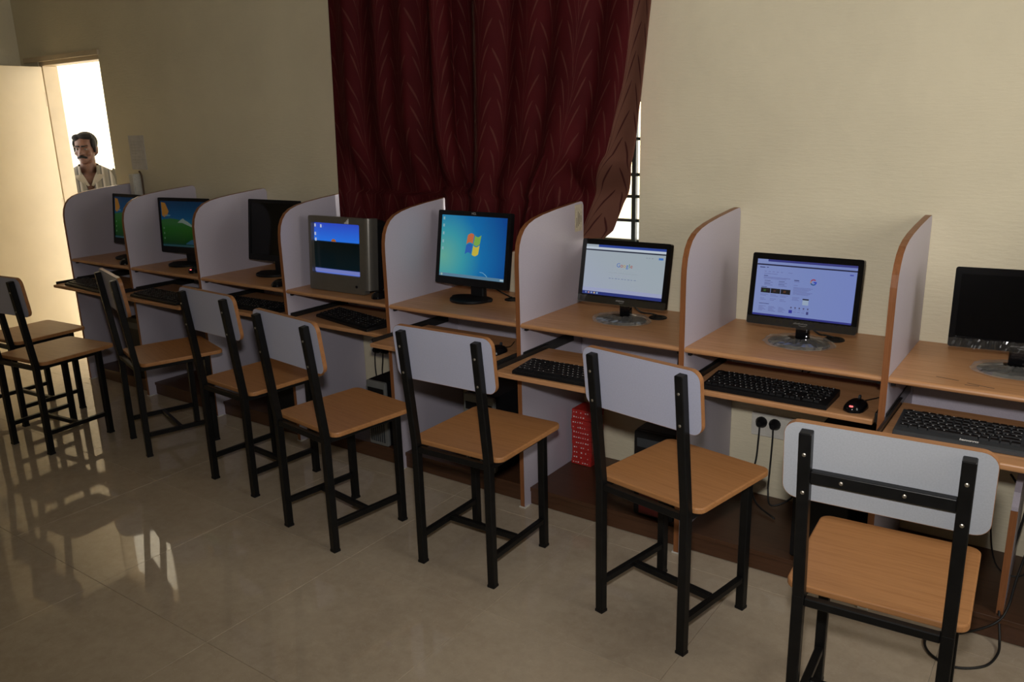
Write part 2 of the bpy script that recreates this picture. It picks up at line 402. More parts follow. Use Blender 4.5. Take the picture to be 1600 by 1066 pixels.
# ------------------------------------------------------------------ curtains
def interp(tab, z):
    tab = sorted(tab)
    if z <= tab[0][0]: return tab[0][1]
    for (a, x), (b, y) in zip(tab, tab[1:]):
        if z <= b: t = (z - a) / (b - a); return x + (y - x) * t
    return tab[-1][1]
def sstep(a, b, x):
    t = max(0.0, min(1.0, (x - a) / (b - a))); return t * t * (3 - 2 * t)

def curtain(name, xl, xr, ztop, zbot, ypos, folds, nu, nv_, label, xb=None, sb=0.9):
    bm = bmesh.new(); uvl = bm.loops.layers.uv.new('UVMap'); grid = []
    for j in range(nv_ + 1):
        row = []
        for i in range(nu + 1):
            s = i / nu; zb = zbot(s); z = zb + (ztop - zb) * (j / nv_)
            x0, x1 = xl(z), xr(z); x = x0 + (x1 - x0) * s
            if xb: m_ = xb(z); x = x0 + (m_ - x0) * s / sb if s <= sb else m_ + (x1 - m_) * (s - sb) / (1 - sb)
            y = ypos(x, z, s); dx, dy = folds(s, z)
            row.append((bm.verts.new((x + dx, y + dy, z)), s, z))
        grid.append(row)
    for j in range(nv_):
        for i in range(nu):
            q = (grid[j][i], grid[j][i + 1], grid[j + 1][i + 1], grid[j + 1][i]); f = bm.faces.new([a[0] for a in q])
            for lp, a in zip(f.loops, q): lp[uvl].uv = (a[1] * folds.width, a[2])
            f.smooth = True
            if xb and (grid[j][i][1] + grid[j][i + 1][1]) / 2 > sb: f.material_index = 1
    me = bpy.data.meshes.new(name); bm.to_mesh(me); bm.free(); me.materials.append(M_CURT); me.materials.append(M_LINING)
    o = bpy.data.objects.new(name, me); link(o); m = o.modifiers.new('thickness', 'SOLIDIFY'); m.thickness = 0.002; m.offset = 0.0
    tag(o, label, 'curtain', 'curtains at the window'); return o

class Folds:
    def __init__(s, width, phases, amp): s.width, s.ph, s.amp = width, phases, amp
    def __call__(s, u, z):
        a = 0.0
        for f, p, k in s.ph: a += k * math.sin(2 * math.pi * (f * u + p + 0.02 * math.sin(z * 2.1 + f)))
        return 0.0, s.amp * a
def ly(x, z, s):
    back = (1 - sstep(1.09, 1.5, z)) * sstep(2.64, 2.72, x)
    return -0.112 + 0.076 * back - 0.03 * sstep(3.22, 3.30, x) * sstep(1.17, 1.3, z)
class FoldsL(Folds):
    def __call__(s, u, z):
        dx, dy = Folds.__call__(s, u, z); return dx, dy * (0.35 + 0.65 * sstep(1.08, 1.45, z) if u > 0.08 else 1.0)
curtain('curtain', lambda z: interp([(0.85, 2.610), (1.18, 2.615), (2.0, 2.645), (2.5, 2.66)], z), lambda z: 3.228 + 0.16 * sstep(1.164, 1.178, z), 2.46, lambda s: 0.80 + 0.01 * math.sin(9 * s),
        ly, FoldsL(1.05, [(4.3, 0.05, 0.7), (2.1, 0.55, 0.3), (8.6, 0.2, 0.10)], 0.024), 150, 130,
        'maroon frond-patterned curtain hanging straight on the left, behind the bulky silver monitor')
RE = [(0.80, 3.83), (0.93, 3.92), (1.0, 3.985), (1.045, 4.040), (1.16, 4.088), (1.22, 4.126), (1.28, 4.166), (1.34, 4.195), (1.40, 4.208), (1.56, 4.228), (1.88, 4.262), (2.46, 4.30)]
RB = [(0.80, 3.80), (0.95, 3.85), (1.05, 3.90), (1.13, 3.935), (1.24, 3.985), (1.35, 4.075), (1.61, 4.148), (1.89, 4.188), (2.46, 4.24)]
def ry(x, z, s):
    tuck = sstep(3.84, 3.90, x) * (1 - sstep(1.17, 1.34, z))
    return -0.098 + 0.06 * (1 - sstep(3.36, 3.50, x)) * sstep(1.16, 1.24, z) + tuck * 0.128 - 0.016 * sstep(0.90, 1.0, s) * sstep(1.2, 1.5, z)
class FoldsR(Folds):
    def __call__(s, u, z):
        dx, dy = Folds.__call__(s, u, z); k = 1 - 0.7 * sstep(0.86, 0.93, u); t = 0.3 + 0.7 * sstep(1.15, 1.45, z) if u > 0.62 else 1.0
        return dx * k, dy * k * t
curtain('curtain', lambda z: 3.257 - 0.03 * sstep(1.166, 1.178, z), lambda z: interp(RE, z), 2.46,
        lambda s: 0.80 + 0.16 * sstep(0.3, 0.6, s) + 0.05 * sstep(0.7, 1.0, s), ry,
        FoldsR(1.60, [(5.2, 0.30, 0.65), (2.7, 0.1, 0.35), (10.4, 0.4, 0.10)], 0.026), 200, 130,
        'maroon frond-patterned curtain on the right, its brown reverse folded out beside the wall',
        xb=lambda z: interp(RB, z), sb=0.9)

# ------------------------------------------------------------------ desks
TOPZ, D = 0.752, 0.465
PROF = [(-0.466, 0.97), (-0.464, 1.01), (-0.457, 1.045), (-0.444, 1.073), (-0.424, 1.097), (-0.395, 1.115), (-0.355, 1.128), (-0.30, 1.138), (-0.20, 1.149), (-0.06, 1.160), (-0.022, 1.162), (-0.010, 1.158), (-0.003, 1.145)]
PT = 0.018
def partition(x, parent, ox):
    poly = [(-0.003, 0.0), (-D, 0.0)] + PROF
    x0, x1 = x - ox - PT / 2, x - ox + PT / 2
    p = obj('partition', prism(bmesh.new(), poly, 'x', x0, x1), M_LAM, parent)
    bm = bmesh.new(); t = 0.0009; pts = [(-D, 0.0)] + PROF[:-1]; A = []
    A = list(pts)
    nrm = []
    for i in range(len(A)):
        a = Vector(A[max(i - 1, 0)]); b = Vector(A[min(i + 1, len(A) - 1)]); d = (b - a).normalized(); nrm.append(Vector((-d.y, d.x)))
    rows = []
    for (y, z), n in zip(A, nrm):
        o = Vector((y, z)) + n * t
        rows.append([bm.verts.new((x0 - 0.0003, y, z)), bm.verts.new((x0 - 0.0003, o.x, o.y)), bm.verts.new((x1 + 0.0003, o.x, o.y)), bm.verts.new((x1 + 0.0003, y, z))])
    for a, b in zip(rows, rows[1:]):
        for k in range(3): bm.faces.new((a[k], b[k], b[k + 1], a[k + 1]))
    obj('edge_band', bm, M_EDGE, p)
    obj('foot_cap', box(x0 - 0.006, x1 + 0.006, -D - 0.004, -D + 0.03, 0.0005, 0.006, bev=0.001), M_WHITE, p)
    return p
ORD = ['first', 'second', 'third', 'fourth', 'fifth', 'sixth', 'seventh', 'eighth']
TRAY = [-0.60, -0.59, -0.505, -0.475, -0.60, -0.655, -0.472, -0.625]
DESKL = ['farthest computer desk in the row, beside the doorway',
         'second computer desk from the doorway, with a red-lit mouse on top',
         'third computer desk from the doorway, holding a switched-off square monitor',
         'computer desk carrying the bulky silver monitor',
         'computer desk in front of the curtains, with the blue flag-logo screen',
         'computer desk with the search page screen and its keyboard tray pulled far out',
         'computer desk with the violet results page screen and tray pushed in',
         'nearest computer desk at the right edge, scratched top, black screen']
desks = []
for i in range(8):
    xa, xb = XS[i] + PT / 2, XS[i + 1] - PT / 2; W = xb - xa
    d = empty('computer_desk', (xa, 0, 0)); tag(d, DESKL[i], 'desk', 'row of partitioned computer desks'); desks.append(d)
    partition(XS[i], d, xa)
    if i == 7: partition(XS[8], d, xa)
    bm = bmesh.new(); prism(bm, [(-0.003, TOPZ - 0.018)] + [(-D + 0.009 + 0.0095 * math.cos(math.radians(a)), TOPZ - 0.009 + 0.009 * math.sin(math.radians(a))) for a in (-90, -120, -150, -180, -210, -240, -270)][::-1][::-1] + [(-0.003, TOPZ)], 'x', 0.0005, W - 0.0005)
    top = obj('tabletop', bm, M_WOOD, d)
    obj('cable_grommet', lathe(bmesh.new(), [(0.034, 0.0), (0.034, 0.003), (0.031, 0.005), (0.018, 0.006), (0.016, 0.003), (0.0, 0.003)], 24, M=Matrix.Translation((0.40 if i < 6 else 0.385, -0.135, TOPZ))), M_BLACK, top)
    obj('back_panel', box(0.0005, W - 0.0005, -0.021, -0.003, 0.53, TOPZ - 0.0185), M_LAM, d)
    for bxx in (0.004, W - 0.016): obj('bracket', box(bxx, bxx + 0.012, -D + 0.018, -D + 0.034, TOPZ - 0.030, TOPZ - 0.0185, bev=0.002), M_BLACK, d)
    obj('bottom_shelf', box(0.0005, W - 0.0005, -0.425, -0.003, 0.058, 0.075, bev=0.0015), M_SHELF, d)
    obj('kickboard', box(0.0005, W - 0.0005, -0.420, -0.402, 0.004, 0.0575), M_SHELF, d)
    ty = TRAY[i]; tr = obj('keyboard_tray', prism(bmesh.new(), [(0.012, ty), (W - 0.012, ty), (W - 0.012, ty + 0.36), (0.012, ty + 0.36)], 'z', 0.602, 0.620, bev=0.004), M_WOOD, d)
    for sx in (0, 1):
        x0 = 0.0 if sx == 0 else W - 0.011
        obj('runner', box(x0 + 0.0045, x0 + 0.0115 if sx == 0 else x0 + 0.0105, ty + 0.02, ty + 0.36, 0.606, 0.634, bev=0.001) if sx == 0 else box(x0 - 0.0005, x0 + 0.0065, ty + 0.02, ty + 0.36, 0.606, 0.634, bev=0.001), M_RAIL, tr)
        x0 = 0.0005 if sx == 0 else W - 0.005
        obj('slide_rail', box(x0, x0 + 0.004, -D + 0.012, -0.09, 0.600, 0.640, bev=0.001), M_RAIL, d)
    if i == 7:
        dv = obj('divider_panel', prism(bmesh.new(), [(-0.40, 0.0755), (-0.03, 0.0755), (-0.03, 0.46), (-0.33, 0.46), (-0.37, 0.445), (-0.395, 0.41)], 'x', 0.335, 0.352), M_LAM, d)
        obj('edge_band', box(0.3345, 0.3525, -0.4025, -0.3995, 0.0755, 0.40), M_EDGE, dv)
        for k, (px, py, ln, rot) in enumerate([(0.10, -0.395, 0.06, -0.2), (0.185, -0.42, 0.07, -0.25), (0.165, -0.43, 0.035, 0.1)]):
            obj('scratch', box(-ln / 2, ln / 2, -0.0016, 0.0016, 0, 0.0003, M=Matrix.Translation((px + 0.04, py, TOPZ)) @ Matrix.Rotation(rot, 4, 'Z')), M_INK, top)

# asset sticker on the partition behind the search-page monitor
st = desks[5].children[0]
sk = obj('asset_sticker', box(PT - PT / 2 - PT / 2 + 0.0002 - 0.0, 0.0007, -0.070, -0.012, 1.045, 1.152), plain('yellowed_sticker', (0.52, 0.47, 0.36), 0.6, scale=80, var=0.15), st)
for k in range(4): obj('print_line', box(0.0007, 0.0011, -0.058 + k * 0.011, -0.055 + k * 0.011, 1.06 + 0.006 * k, 1.10 + 0.008 * ((k * 7) % 4)), M_INK, sk)

# ------------------------------------------------------------------ chairs
def square_tube(bm, a, b, s, s2=None):
    """square bar from a to b with side s (x) and s2 (y or z)"""
    a, b = Vector(a), Vector(b); d = (b - a); L = d.length; z = d.normalized()
    x = Vector((1, 0, 0)) if abs(z.x) < 0.9 else Vector((0, 0, 1)); y = z.cross(x).normalized(); x = y.cross(z)
    M = Matrix(((x.x, y.x, z.x, a.x), (x.y, y.y, z.y, a.y), (x.z, y.z, z.z, a.z), (0, 0, 0, 1))); h = s / 2; k = (s2 or s) / 2
    return bx(bm, -h, h, -k, k, 0, L, bev=0.0022, seg=1, M=M)

def make_chair(crossbar=False):
    root = empty('student_chair', (0, 0, 0)); T = 0.026; LX, LY = 0.150, 0.157; SZ = 0.455
    LEAN = 0.045 / 0.40
    for sx in (-1, 1):
        obj('front_leg', square_tube(bmesh.new(), (sx * LX, LY, 0.006), (sx * LX, LY, SZ - 0.02), T), M_STEEL, root)
        bm = bmesh.new(); square_tube(bm, (sx * LX, -LY, 0.006), (sx * LX, -LY, SZ - 0.015), T)
        p = obj('back_post', bm, M_STEEL, root)
        bm = bmesh.new(); square_tube(bm, (sx * LX, -LY + 0.001, SZ - 0.022), (sx * LX, -LY - LEAN * 0.39, 0.845), T); obj('upper_post', bm, M_STEEL, p)
        for z in (0.705, 0.795):
            yy = -LY - LEAN * (z - SZ) - T / 2 - 0.0005
            obj('screw', lathe(bmesh.new(), [(0.0042, 0.0), (0.0042, 0.0012), (0.002, 0.0024)], 10, M=Matrix.Translation((sx * LX, yy, z)) @ Matrix.Rotation(math.pi / 2, 4, 'X')), M_SCREW, p)
        obj('side_stretcher', square_tube(bmesh.new(), (sx * LX, -LY + T / 2, 0.105), (sx * LX, LY - T / 2, 0.105), 0.02), M_STEEL, root)
        obj('seat_rail', square_tube(bmesh.new(), (sx * LX, -LY + T / 2, SZ - 0.029), (sx * LX, LY - T / 2, SZ - 0.029), 0.02), M_STEEL, root)
        for sy in (-1, 1): obj('foot_cap', box(sx * LX - T / 2 - 0.0008, sx * LX + T / 2 + 0.0008, sy * LY - T / 2 - 0.0008, sy * LY + T / 2 + 0.0008, 0.0005, 0.010, bev=0.001), M_BLACK, root)
    obj('cross_stretcher', square_tube(bmesh.new(), (-LX + 0.01, 0.0, 0.105), (LX - 0.01, 0.0, 0.105), 0.02), M_STEEL, root)
    for sy in (-1, 1): obj('seat_rail', square_tube(bmesh.new(), (-LX + T / 2, sy * LY, SZ - 0.029), (LX - T / 2, sy * LY, SZ - 0.029), 0.02), M_STEEL, root)
    obj('seat', prism(bmesh.new(), rrect(0.372, 0.375, 0.028, 5, 0, 0.045), 'z', SZ - 0.018, SZ, bev=0.004), M_SEAT, root)
    # backrest, in front of the posts, leaning with them
    M = Matrix.Translation((0, -LY - LEAN * 0.313 + T / 2 + 0.0085, 0.768)) @ Matrix.Rotation(math.atan(LEAN), 4, 'X')
    b = obj('backrest', prism(bmesh.new(), rrect(0.396, 0.182, 0.03, 6), 'y', -0.0075, 0.0075), M_BACKWORN if crossbar else M_BACKLAM, root, M=M)
    bm = bmesh.new(); ring(bm, rrect(0.3978, 0.1838, 0.031, 6), rrect(0.3955, 0.1815, 0.0298, 6), 'y', -0.0073, 0.0078); obj('edge_band', bm, M_EDGEL, b)
    if crossbar:
        zc = 0.742; yy = -LY - LEAN * (zc - SZ)
        cb = obj('back_crossbar', box(-LX + T / 2, LX - T / 2, yy - 0.008, yy + 0.0125, zc - 0.0135, zc + 0.0135, bev=0.002), M_STEEL, root)
        for x in (-0.075, 0.045):
            obj('screw', lathe(bmesh.new(), [(0.0042, 0.0), (0.0042, 0.0012), (0.002, 0.0024)], 10, M=Matrix.Translation((x, yy - 0.0085, zc)) @ Matrix.Rotation(math.pi / 2, 4, 'X')), M_SCREW, cb)
    return root
CH = [('A', 1.527, -1.07, 6.0, 'student chair with white backrest cut off by the left edge, farthest out on the floor'),
      ('B', 1.02, -0.945, 4.0, 'student chair closest to the open door, its backrest out of view behind the next chair'),
      ('C', 2.03, -0.776, -17.0, 'student chair turned sideways so its thin backrest shows edge-on, at the second desk'),
      ('D', 2.773, -0.808, -4.0, 'student chair in front of the switched-off square monitor'),
      ('E', 3.406, -0.933, -7.5, 'student chair between the silver monitor and the blue flag-logo screen'),
      ('F', 3.998, -0.830, 0.8, 'student chair right of the blue flag-logo screen, its backrest overlapping the pulled-out tray'),
      ('G', 4.693, -0.786, -11.0, 'second nearest student chair, in front of the red stacked boxes and the violet screen desk'),
      ]
ch0 = make_chair()
for n, (k, x, y, r, lab) in enumerate(CH):
    c = ch0 if n == 0 else copy_tree(ch0)
    c.location = (x, y, 0); c.rotation_euler = (0, 0, math.radians(r)); tag(c, lab, 'chair', 'student chairs along the desks')
c = make_chair(True); c.location = (5.322, -1.027, 0); c.rotation_euler = (0, 0, math.radians(3.0))
tag(c, 'nearest student chair at lower right, with a black crossbar behind its white backrest', 'chair', 'student chairs along the desks')

# ------------------------------------------------------------------ screens
def rotx(t): return Matrix.Rotation(t, 4, 'X')
TXT = rotx(math.pi / 2)      # text lies in x-z facing -y

def decal(name, parent, x0, x1, z0, z1, y, mat, poly=None):
    bm = bmesh.new()
    if poly: prism(bm, poly, 'y', y - 0.0002, y)
    else: bx(bm, x0, x1, y - 0.0002, y, z0, z1)
    return obj(name, bm, mat, parent)

def lcd(name, loc, yaw, tilt, cz, w, h, mar, smat, label, base, glossy=False, film=False, group='flat computer monitors on the desks'):
    root = empty(name, (loc[0], loc[1], TOPZ + 0.0005), yaw); tag(root, label, 'monitor', group)
    H = Matrix.Translation((0, 0, cz - TOPZ)) @ rotx(-tilt); ml, mr, mt, mb = mar
    iw, ih = w - ml - mr, h - mt - mb; ix, iz = (ml - mr) / 2, (mb - mt) / 2
    bm = bmesh.new(); outer = rrect(w, h, 0.007, 4); inner = rrect(iw, ih, 0.0012, 4, ix, iz)
    ring(bm, outer, inner, 'y', 0.0, 0.022); bz = obj('bezel', bm, M_GLOSS if glossy else M_BLACK, root, M=H)
    bm = bmesh.new(); bx(bm, -w / 2 + 0.006, w / 2 - 0.006, 0.018, 0.032, -h / 2 + 0.006, h / 2 - 0.006, bev=0.006)
    t = bmesh.new(); prism(t, rrect(w * 0.55, h * 0.6, 0.02, 4), 'y', 0.03, 0.058, bev=0.01); merge(bm, t)
    obj('back_cover', bm, M_BLACK, root, M=H)
    # the screen's own origin is its middle, so its picture follows it
    bm = bmesh.new(); bx(bm, -iw / 2 - 0.001, iw / 2 + 0.001, 0.0, 0.004, -ih / 2 - 0.001, ih / 2 + 0.001)
    sc = obj('screen', bm, smat, root, M=H @ Matrix.Translation((ix, 0.0035, iz)))
    zb = cz - TOPZ - h / 2
    if base == 'disc':
        obj('neck', prism(bmesh.new(), rrect(0.042, 0.028, 0.006, 3, 0, 0.028), 'z', 0.006, zb + 0.05), M_GLOSS, root)
        obj('base', lathe(bmesh.new(), [(0.097, 0.0), (0.099, 0.003), (0.094, 0.008), (0.06, 0.013), (0.03, 0.016), (0.0, 0.017)], 40, 1.0, 0.78, Matrix.Translation((0, -0.01, 0))), M_GLOSS, root, smooth=True, auto=50)
    else:
        obj('neck', prism(bmesh.new(), rrect(0.07, 0.03, 0.008, 3, 0, 0.035), 'z', 0.006, zb + 0.07), M_BLACK, root)
        poly = [(0.105 * math.sin(a) * (1.0 if math.cos(a) < 0 else 0.9), -0.02 - 0.075 * math.cos(a) - 0.012 * math.cos(a) ** 2) for a in [2 * math.pi * k / 40 for k in range(40)]]
        obj('base', prism(bmesh.new(), poly, 'z', 0.0, 0.012, bev=0.004), M_BLACK, root)
    if film:
        rnd = random.Random(int(loc[0] * 100)); bm = bmesh.new(); N = 44; rr = []
        for q, (rad, z) in enumerate([(0.115, 0.0016), (0.105, 0.010), (0.085, 0.0145), (0.06, 0.0175), (0.036, 0.020)]):
            rr.append([bm.verts.new((rad * (1 + rnd.uniform(-.05, .05)) * math.cos(2 * math.pi * k / N), -0.01 + 0.79 * rad * (1 + rnd.uniform(-.05, .05)) * math.sin(2 * math.pi * k / N), z + (rnd.uniform(0, .004) if q else 0))) for k in range(N)])
        for a, b in zip(rr, rr[1:]):
            for k in range(N): bm.faces.new((a[k], a[(k + 1) % N], b[(k + 1) % N], b[k]))
        obj('plastic_film', bm, M_FILMB, root)
        # wrapping left on the lower bezel
        rnd2 = 1.0 if label.startswith('wide glossy black monitor switched') else 0.45
        bm = bmesh.new(); n = 90
        rows = []
        for q, z in enumerate((-h / 2 - 0.003, -h / 2 + 0.008, -h / 2 + 0.019, -h / 2 + mb - 0.004)):
            rows.append([bm.verts.new((-w / 2 - 0.003 + (w + 0.006) * k / n, -0.0006 - rnd2 * rnd.uniform(0, 0.0011), z + rnd.uniform(-0.0015, 0.0015))) for k in range(n + 1)])
        for a, b in zip(rows, rows[1:]):
            for k in range(n): bm.faces.new((a[k], a[k + 1], b[k + 1], b[k]))
        obj('plastic_film', bm, M_FILM, root, M=H)
    root_info = dict(root=root, screen=sc, bezel=bz, iw=iw, ih=ih, w=w, h=h, mb=mb, mt=mt)
    return root_info

def film_mat(gl=0.09, df=0.02, nm='clear_plastic_film'):
    k = NT(nm); g = k.n('ShaderNodeBsdfGlossy'); g.inputs['Roughness'].default_value = 0.13; g.inputs['Color'].default_value = (0.9, 0.9, 0.9, 1)
    t = k.n('ShaderNodeBsdfTransparent'); d = k.n('ShaderNodeBsdfDiffuse'); d.inputs['Color'].default_value = (0.5, 0.5, 0.48, 1)
    m1 = k.n('ShaderNodeMixShader'); m1.inputs[0].default_value = gl; k.l(t.outputs[0], m1.inputs[1]); k.l(g.outputs[0], m1.inputs[2])
    m2 = k.n('ShaderNodeMixShader'); m2.inputs[0].default_value = df; k.l(m1.outputs[0], m2.inputs[1]); k.l(d.outputs[0], m2.inputs[2]); k.l(m2.outputs[0], k.out.inputs[0])
    return k.m
M_FILM = film_mat(); M_FILMB = film_mat(0.22, 0.16, 'crinkled_base_film')
M_OFF = screen_mat('switched_off_panel', lambda k, x, z: None, r=0.07)

def meadow(k, x, z):
    hill = k.m_('ADD', k.m_('MULTIPLY', k.m_('MULTIPLY', x, x), -1.2), k.m_('MULTIPLY', x, -0.22))
    sky = k.ramp(k.m_('ADD', k.m_('MULTIPLY', z, 3.4), 0.5), [(0.38, (0.02, 0.16, 0.17)), (0.62, (0.004, 0.055, 0.13)), (0.95, (0.003, 0.022, 0.06))])
    grass = k.ramp(k.m_('ADD', k.m_('MULTIPLY', z, 3.4), 0.5), [(0.05, (0.003, 0.03, 0.05)), (0.15, (0.004, 0.035, 0.006)), (0.42, (0.012, 0.085, 0.008)), (0.5, (0.02, 0.09, 0.02))])
    c = k.n('ShaderNodeTexCoord'); nz = k.noise(c.outputs['Object'], 25, 4)
    edge = k.m_('ADD', k.m_('ADD', hill, 0.012), k.m_('MULTIPLY', nz, 0.012))
    return k.mix(k.m_('LESS_THAN', z, edge), sky, grass)
M_MEADOW = screen_mat('meadow_wallpaper', meadow, 0.36)
def win7(k, x, z):
    # bright cyan-green glow from the lower left over a deep blue
    d = k.m_('SQRT', k.m_('ADD', k.m_('POWER', k.m_('ABSOLUTE', k.m_('ADD', x, 0.16)), 2.0), k.m_('POWER', k.m_('ABSOLUTE', k.m_('ADD', z, 0.045)), 2.0)))
    return k.ramp(k.m_('MULTIPLY', d, 2.6), [(0.0, (0.13, 0.42, 0.33)), (0.28, (0.04, 0.33, 0.40)), (0.55, (0.008, 0.16, 0.42)), (0.95, (0.004, 0.055, 0.27))])
M_WIN7 = screen_mat('blue_desktop_wallpaper', win7, 0.8)
def crt_sea(k, x, z):
    f = k.m_('ADD', k.m_('MULTIPLY', z, 4.1), 0.5)
    a = k.ramp(f, [(0.0, (0.10, 0.14, 0.62)), (0.035, (0.16, 0.24, 0.80)), (0.07, (0.02, 0.07, 0.40)), (0.13, (0.002, 0.008, 0.011)), (0.60, (0.0015, 0.004, 0.004)), (0.622, (0.003, 0.010, 0.02)), (0.635, (0.02, 0.17, 0.78)), (1.0, (0.03, 0.055, 0.52))])
    return a
M_SEA = screen_mat('sunset_sea_wallpaper', crt_sea, 0.85, r=0.12)
M_PAGE = screen_mat('search_page_background', lambda k, x, z: k.ramp(k.m_('ADD', k.m_('MULTIPLY', k.m_('SUBTRACT', k.m_('MULTIPLY', x, -0.6), z), 2.4), 0.5), [(0.0, (0.50, 0.60, 0.66)), (0.5, (0.52, 0.60, 0.68)), (1.0, (0.52, 0.58, 0.76))]), 0.58)
M_RESULT = screen_mat('results_page_background', lambda k, x, z: k.ramp(k.m_('ADD', k.m_('MULTIPLY', x, 2.5), 0.5), [(0.0, (0.30, 0.37, 0.72)), (0.5, (0.26, 0.34, 0.71)), (1.0, (0.24, 0.31, 0.72))]), 0.64)

def script_mark(parent, x, z, w, h):
    """the small silver script on a bezel, too blurred to read: a slanted scribble over a swash"""
    pts = [(x - w / 2 + w * k / 22 + (0.0012 if k % 2 else 0), -0.0006, z + (h * 0.5 if k % 2 else -h * 0.3) * (1.0 if k in (3, 9, 15) else 0.55)) for k in range(23)]
    obj('brand_print', tube(bmesh.new(), pts, 0.0005, 5), M_LOGO, parent)
    obj('brand_swash', tube(bmesh.new(), [(x - w * 0.1 + w * 0.55 * k / 8, -0.0006, z - h * 0.5 - h * 0.25 * math.sin(math.pi * k / 8)) for k in range(9)], 0.0004, 5), M_LOGO, parent)

# the two meadow wallpaper monitors
def meadow_monitor(loc, yaw, tilt, cz, w, h, label):
    m = lcd('computer_monitor', loc, yaw, tilt, cz, w, h, (0.014, 0.014, 0.018, 0.034), M_MEADOW, label, 'shield'); s = m['screen']; iw, ih = m['iw'], m['ih']
    fx, fz = -iw / 2 + 0.027, ih / 2 - 0.045
    decal('leaf_picture', s, 0, 0, 0, 0, -0.0003, emat((0.15, 0.062, 0.006)), poly=[(fx + a, fz + b) for a, b in [(-0.02, 0.038), (0.012, 0.034), (0.026, 0.008), (0.036, -0.012), (0.022, -0.035), (-0.002, -0.044), (-0.018, -0.036)]])
    decal('mountain_picture', s, 0, 0, 0, 0, -0.0003, emat((0.085, 0.11, 0.09)), poly=[(x * iw, z * ih) for x, z in [(-0.14, 0.03), (-0.06, 0.10), (-0.01, 0.13), (0.03, 0.09), (0.09, 0.06), (0.16, 0.0), (0.27, -0.05), (0.18, -0.06), (0.06, -0.01), (-0.03, 0.03)]])
    decal('cloud_picture', s, 0, 0, 0, 0, -0.0003, emat((0.02, 0.07, 0.10)), poly=[(x * iw, z * ih) for x, z in [(-0.44, 0.18), (-0.36, 0.21), (-0.28, 0.19), (-0.31, 0.165), (-0.40, 0.16)]])
    decal('lake_picture', s, 0, 0, 0, 0, -0.0003, emat((0.003, 0.03, 0.055)), poly=[(x * iw, z * ih) for x, z in [(0.02, -0.42), (0.14, -0.34), (0.30, -0.30), (0.495, -0.30), (0.495, -0.44), (0.02, -0.44)]])
    decal('taskbar', s, -iw / 2, iw / 2, -ih / 2, -ih / 2 + 0.010, -0.0003, emat((0.006, 0.03, 0.035)))
    for k in range(3): decal('icon', s, -iw / 2 + 0.012, -iw / 2 + 0.022, -0.03 - k * 0.028, -0.02 - k * 0.028, -0.0003, emat((0.03, 0.07, 0.03)))
    return m
meadow_monitor((0.983, -0.25), math.radians(-1.5), 0.118, 0.975, 0.37, 0.293, 'black monitor with meadow wallpaper, nearest to the doorway, half hidden by a partition')
meadow_monitor((1.520, -0.25), math.radians(7.8), 0.063, 0.966, 0.380, 0.302, 'black monitor with meadow and mountain wallpaper, second from the doorway')
m3 = lcd('computer_monitor', (2.225, -0.21), math.radians(3), 0.121, 0.973, 0.362, 0.309, (0.015, 0.015, 0.018, 0.03), M_OFF, 'square black monitor switched off, left of the bulky silver monitor', 'shield')

m5 = lcd('computer_monitor', (3.503, -0.21), math.radians(-1.3), 0.157, 0.967, 0.388, 0.311, (0.018, 0.018, 0.020, 0.032), M_WIN7, 'square black monitor showing a blue desktop with a four-colour flag logo', 'shield')
text_mesh('brand_print', 'HCL', 0.0125, M_LOGO, m5['bezel'], Matrix.Translation((0, -0.0003, 0.311 / 2 - 0.0095)) @ TXT)
s = m5['screen']; iw, ih = m5['iw'], m5['ih']
decal('taskbar', s, -iw / 2, iw / 2, -ih / 2, -ih / 2 + 0.013, -0.0003, emat((0.11, 0.24, 0.36)))
decal('start_button', s, 0, 0, 0, 0, -0.0006, emat((0.35, 0.5, 0.45)), poly=[(-iw / 2 + 0.014 + 0.0055 * math.cos(a), -ih / 2 + 0.0065 + 0.0055 * math.sin(a)) for a in [math.pi * q / 6 for q in range(12)]])
decal('clock', s, iw / 2 - 0.022, iw / 2 - 0.004, -ih / 2 + 0.003, -ih / 2 + 0.010, -0.0006, emat((0.45, 0.6, 0.7)))
for k, z in enumerate((0.115, 0.085, 0.052, 0.018, -0.012)): decal('icon', s, -iw / 2 + 0.008, -iw / 2 + 0.017, z - 0.006, z + 0.006, -0.0003, emat((0.25, 0.50, 0.55)))
def pane(cx, cz, q, col, col2):
    """one curved pane of the waving flag"""
    n = 6; sx, sz = q; poly = []
    W, Hh = 0.036, 0.040
    def f(u, v): # u to the right, v up; the flag waves and leans
        return (cx + u * W * 2 + v * 0.012 * 2 * 0.5, cz + v * Hh * 2 + 0.008 * math.sin((u + 0.5) * math.pi * 2) + u * 0.004)
    u0, u1 = (-0.5, -0.03) if sx < 0 else (0.03, 0.5); v0, v1 = (-0.5, -0.03) if sz < 0 else (0.03, 0.5)
    for k in range(n + 1): poly.append(f(u0 + (u1 - u0) * k / n, v0))
    for k in range(n + 1): poly.append(f(u1 - (u1 - u0) * k / n, v1))
    decal('logo_pane', s, 0, 0, 0, 0, -0.0004, emat(col), poly=poly)
FX, FZ = 0.002, 0.012
pane(FX, FZ, (-1, 1), (0.60, 0.16, 0.06), None); pane(FX, FZ, (1, 1), (0.22, 0.45, 0.08), None)
pane(FX, FZ, (-1, -1), (0.02, 0.13, 0.50), None); pane(FX, FZ, (1, -1), (0.66, 0.53, 0.06), None)
decal('wallpaper_streak', s, 0, 0, 0, 0, -0.0003, emat((0.22, 0.5, 0.65)), poly=[(0.045, -ih / 2 + 0.031), (0.062, -ih / 2 + 0.030), (0.078, -ih / 2 + 0.022), (0.088, -ih / 2 + 0.013), (0.085, -ih / 2 + 0.013), (0.075, -ih / 2 + 0.0205), (0.062, -ih / 2 + 0.0283), (0.045, -ih / 2 + 0.0295)])

